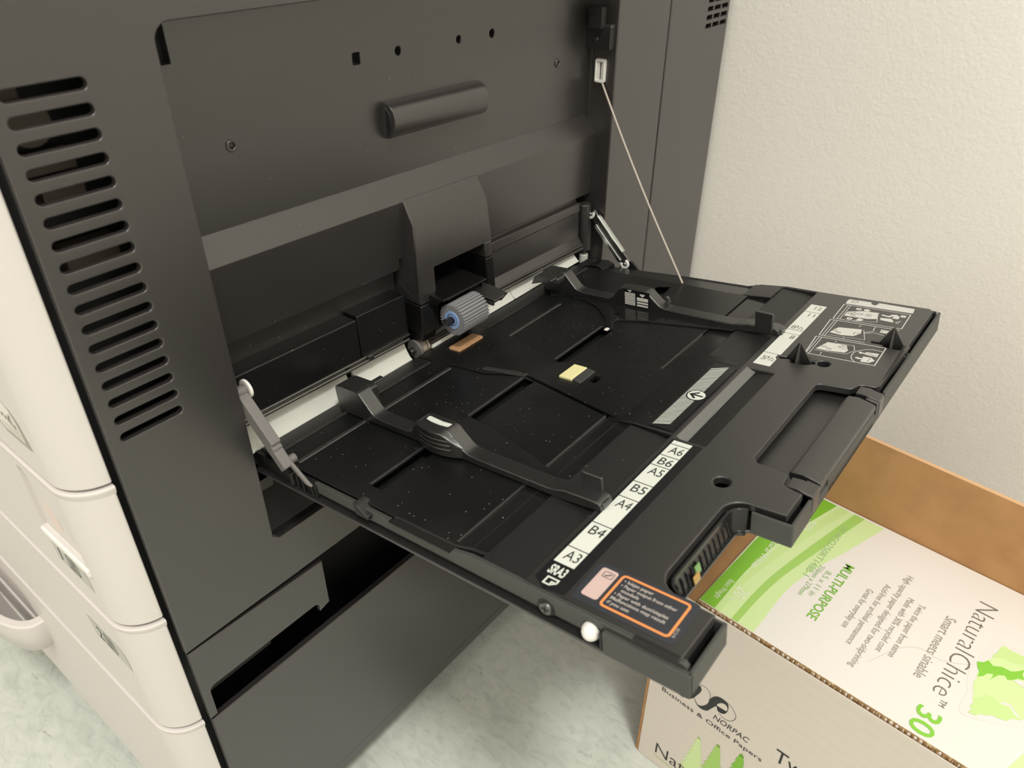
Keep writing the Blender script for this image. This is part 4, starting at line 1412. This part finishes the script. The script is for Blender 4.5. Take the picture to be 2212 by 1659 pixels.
# --- top flap
TT = lambda d_, n_, w: BX(d_, n_, CH + w)
g = M()
g.prism([(29, 1.2), (CLEN - 1, 1.2), (CLEN - 1, CDEP), (27.6, CDEP)], CH - 3.0, CH, BX)
TF = g.build('top_flap', [CARTW], CAR, bevel=0.4)
g = M()                                                 # cut, fluted edge of the flap
rnd = random.Random(4)
zig = []
k = 150
for i in range(k + 1):
    zig.append((29 + (CLEN - 31) * i / k, 0.9 + (0.5 if i % 2 else -0.15) + rnd.uniform(-.25, .25)))
g.prism(zig + [(CLEN - 2, 2.4), (29, 2.4)], CH - 2.6, CH + 0.08, BX)
g.build('flap_edge', KRAFT_E, TF, smooth=0)
g = M()
w1 = 0.12
SW = spline([(98.8, 165.6), (88.8, 127.0), (77.3, 86.9), (71.4, 53.8), (71.6, 20.4), (72.0, 3.0)], 8)
g.poly(SW + [(29.5, 3.0), (28.4, 165.6)], TT, w1, 3)
b2 = spline([(83.2, 165.6), (70.5, 102.5), (63.2, 63.7), (60.4, 34.0), (59.6, 3.0)], 8)
b2b = spline([(55.0, 3.0), (55.0, 30), (57.0, 60), (63.2, 100), (75.0, 165.6)], 8)
g.poly(b2 + b2b, TT, w1 + .1, 2)
d1 = spline([(60.0, 165.6), (47.5, 110), (42.0, 70), (40.4, 42), (41.4, 3.0)], 8)
d1b = spline([(29.5, 3.0), (29.3, 24), (30.0, 60), (31.4, 100), (46.0, 165.6)], 8)
g.poly(d1 + d1b, TT, w1 + .1, 1)
d2 = spline([(41.4, 3.0), (40.6, 30), (43.0, 62), (50.0, 110), (63.0, 165.6)], 6)
d2b = spline([(70.5, 165.6), (58, 112), (50, 70), (46.0, 40), (46.2, 3.0)], 6)
g.poly(d2 + d2b, TT, w1 + .1, 4)
RT = lambda u, v, w: TT(v, -u, w)                        # lettering that reads from the wall towards the room
g.text('MULTI-PURPOSE', -108.8, 92.2, 6.6, RT, w1 + .2, 5, Wd=67.4, bold=0.012)
g.text('8.5 x 11 in', -92.0, 84.4, 4.2, RT, w1 + .2, 6, Wd=31)
g.text('216mm x 279mm', -94.2, 78.4, 4.0, RT, w1 + .2, 6, Wd=38)
g.text('W-4CO250RT1488-1', -146.6, 72.4, 5.2, RT, w1 + .2, 6, Wd=70)
g.text('Natural White', -99.5, 40.4, 5.6, RT, w1 + .2, 7, Wd=42, bold=0.01)
g.text('20', -33.4, 44.2, 8.6, RT, w1 + .2, 7, Wd=10.6, bold=0.01)
g.text('lb', -20.8, 44.2, 4.6, RT, w1 + .2, 7, Wd=3.6)
g.text('Basis Weight', -34.5, 35.6, 4.2, RT, w1 + .2, 7, Wd=23)
g.text('500', -135.2, 50.2, 6.4, RT, w1 + .2, 7, Wd=13.6, bold=0.01)
for s_, n0, n1, dd in (('Great for everyday use', 96.2, 50.1, 113.8), ('Acid-free for archival permanence', 109.4, 38.8, 121.8),
                       ('High opacity paper designed for two-sidprinting', 128.9, 22.7, 130.6), ('Made with 30% recycled cont', 107.9, 46.6, 138.6),
                       ('Twice the paper from eatree', 107.6, 48.0, 146.6)):
    g.text(s_, -n0, dd, 4.4, RT, w1 + .2, 9, Wd=n0 - n1)
g.text('Smart meets sinable', -110.1, 164.4, 6.6, RT, w1 + .2, 9, Wd=65.6)
g.text('NaturalChice', -140.1, 177.2, 12.6, RT, w1 + .2, 8, Wd=99.0, bold=-0.018)
g.text('TM', -38.8, 184.0, 3.6, RT, w1 + .2, 8, Wd=6.0)
g.text('30', -26.0, 175.0, 14.0, RT, w1 + .2, 10, Wd=21.4, bold=0.008)
halo = [(196.6, 36.5), (194.4, 55.9), (192.2, 60.9), (191.0, 66.8), (189.6, 80), (192, 92), (197.2, 110.1), (201.5, 114.2), (206.1, 113.7), (214.6, 113.3), (223.8, 110.5), (233.1, 67.8), (228.9, 53.8)]
g.poly(spline(halo, 4, True), TT, w1, 11)
TA = [(199.5, 39.8), (198.1, 55.9), (196.2, 60.9), (195.2, 66.8), (194.4, 75.4), (196.4, 90), (200.7, 108.1), (201.5, 110.2), (203.1, 109.7), (213.6, 109.3), (219.8, 106.5), (229.1, 67.8), (224.9, 56.8), (217.6, 64.5), (211.4, 61.4)]
g.poly(jag(TA, amp=0.9, seed=3), TT, w1 + .1, 3)
g.poly(jag([(191.9, 83.9), (196.9, 89.8), (200.7, 87.4), (205.4, 90.6), (210.8, 90.9), (216.4, 98.6), (218.5, 90.0), (210.8, 82.8), (208.3, 85.0), (203.6, 79.4), (202.2, 74.7), (202.4, 81.2), (195.8, 72.0)], amp=0.7, seed=5), TT, w1 + .2, 10)
g.poly(jag([(199.3, 40.6), (199.3, 53.8), (203.4, 60.9), (207.5, 62.6), (212, 60.6), (216.9, 62.0), (224.7, 57.2), (218.2, 50.5), (213.9, 49.2), (208.3, 46.0), (203.3, 41.3)], amp=0.9, seed=6), TT, w1 + .2, 4)
g.poly([(198.1, 94.5), (200.7, 108.1), (213.6, 109.3), (215.4, 102.4), (208.8, 98.6), (204.4, 99.3)], TT, w1 + .18, 4)
g.poly(jag([(213.0, 84.9), (218.1, 88.5), (220.1, 83.5), (216.0, 84.1)], amp=.4), TT, w1 + .3, 11)
g.poly([(227.8, 18.5), (232.2, 35.0), (262, 70), (275, 60), (250, 10), (238, 3)], TT, w1, 3)
g.stroke(spline([(139, 34), (144, 46), (149.1, 57.5), (153.9, 63.9), (160.4, 68.9), (165.6, 68.8), (173.1, 68.5), (181.2, 72.5), (190.4, 79.4)]), 0.5, TT, w1 + .02, 12)
g.build('flap_print', [CARTW, G_DARK, G_MID, G_PALE, G_LIGHT, mat('print_green_text', (0.20, 0.47, 0.05), .5), mat('print_soft_green_text', (0.36, 0.52, 0.24), .5),
                       mat('print_cream_text', (0.74, 0.80, 0.58), .5), G_GREY, G_GREY2, mat('print_leaf_green', (0.24, 0.58, 0.05), .5), G_SHAD, CREASE], TF, smooth=0)
# --- raised back flap
g = M()
bf = [(0.0, CDEP + 0.6), (0.0, CDEP + 3.4)]
g.prism([(28, CH - 14), (CLEN + 6, CH - 14), (CLEN + 6, CH + 66), (28, CH + 70.5)], 0, 3.0, lambda d_, z_, w: BX(d_, CDEP + 0.8 + w + (z_ - CH) * 0.045, z_))
BF = g.build('back_flap', [KRAFT], CAR, bevel=0.5)
g = M()
g.prism([(28, CH + 70.5), (CLEN + 6, CH + 66), (CLEN + 6, CH + 66.6), (28, CH + 71.1)], -0.1, 3.1, lambda d_, z_, w: BX(d_, CDEP + 0.8 + w + (z_ - CH) * 0.045, z_))
g.build('flap_edge', mat('kraft_edge_light', (0.66, 0.40, 0.21), 0.85), BF, smooth=0)

# ================================================================== CAMERA
cam = bpy.data.cameras.new('camera')
co = bpy.data.objects.new('camera', cam)
COL.objects.link(co)
RR = [[0.78130934, 0.62413385, 0.00355749], [0.35088156, -0.4345159, -0.82950471], [-0.51617618, 0.64934803, -0.55848839]]
mw = Matrix(((RR[0][0], -RR[1][0], -RR[2][0], .13402342), (RR[0][1], -RR[1][1], -RR[2][1], -.35915067), (RR[0][2], -RR[1][2], -RR[2][2], .25621190 + .4), (0, 0, 0, 1)))
co.matrix_world = mw
cam.sensor_width = 36
cam.lens = 1646.42 / 2212 * 36
cam.clip_start = 0.02
cam.dof.use_dof = True
cam.dof.focus_distance = 0.50
cam.dof.aperture_fstop = 13.0
S.camera = co

# ================================================================== LIGHT: one ceiling lamp set from the shadows, plus added fill lamps
def lamp(x, y, sx, sy, w, col=(1.0, 0.955, 0.90)):
    l = bpy.data.lights.new('ceiling_or_fill_lamp', 'AREA')
    l.shape = 'RECTANGLE'
    l.size, l.size_y = sx, sy
    l.energy = w
    l.color = col
    o = bpy.data.objects.new('ceiling_or_fill_lamp', l)
    COL.objects.link(o)
    o.location = (x, y, ZC / 1000 - 0.02)


lamp(0.95, -0.78, 0.35, 0.35, 44, (1.0, 0.985, 0.935))
for lx in (-1.7, -0.1, 1.5):  # unseen fill lamps, added to brighten the wall and soften the shade
    lamp(lx, -1.95, 0.9, 1.2, 12)
wd = bpy.data.worlds.new('world')
S.world = wd
wd.use_nodes = True
wd.node_tree.nodes['Background'].inputs[0].default_value = (0.9, 0.95, 1, 1)
wd.node_tree.nodes['Background'].inputs[1].default_value = 0.05

S.view_settings.view_transform = 'Standard'
S.view_settings.look = 'None'
S.view_settings.exposure = 0.10
S.view_settings.gamma = 1.0
S.view_settings.use_curve_mapping = False
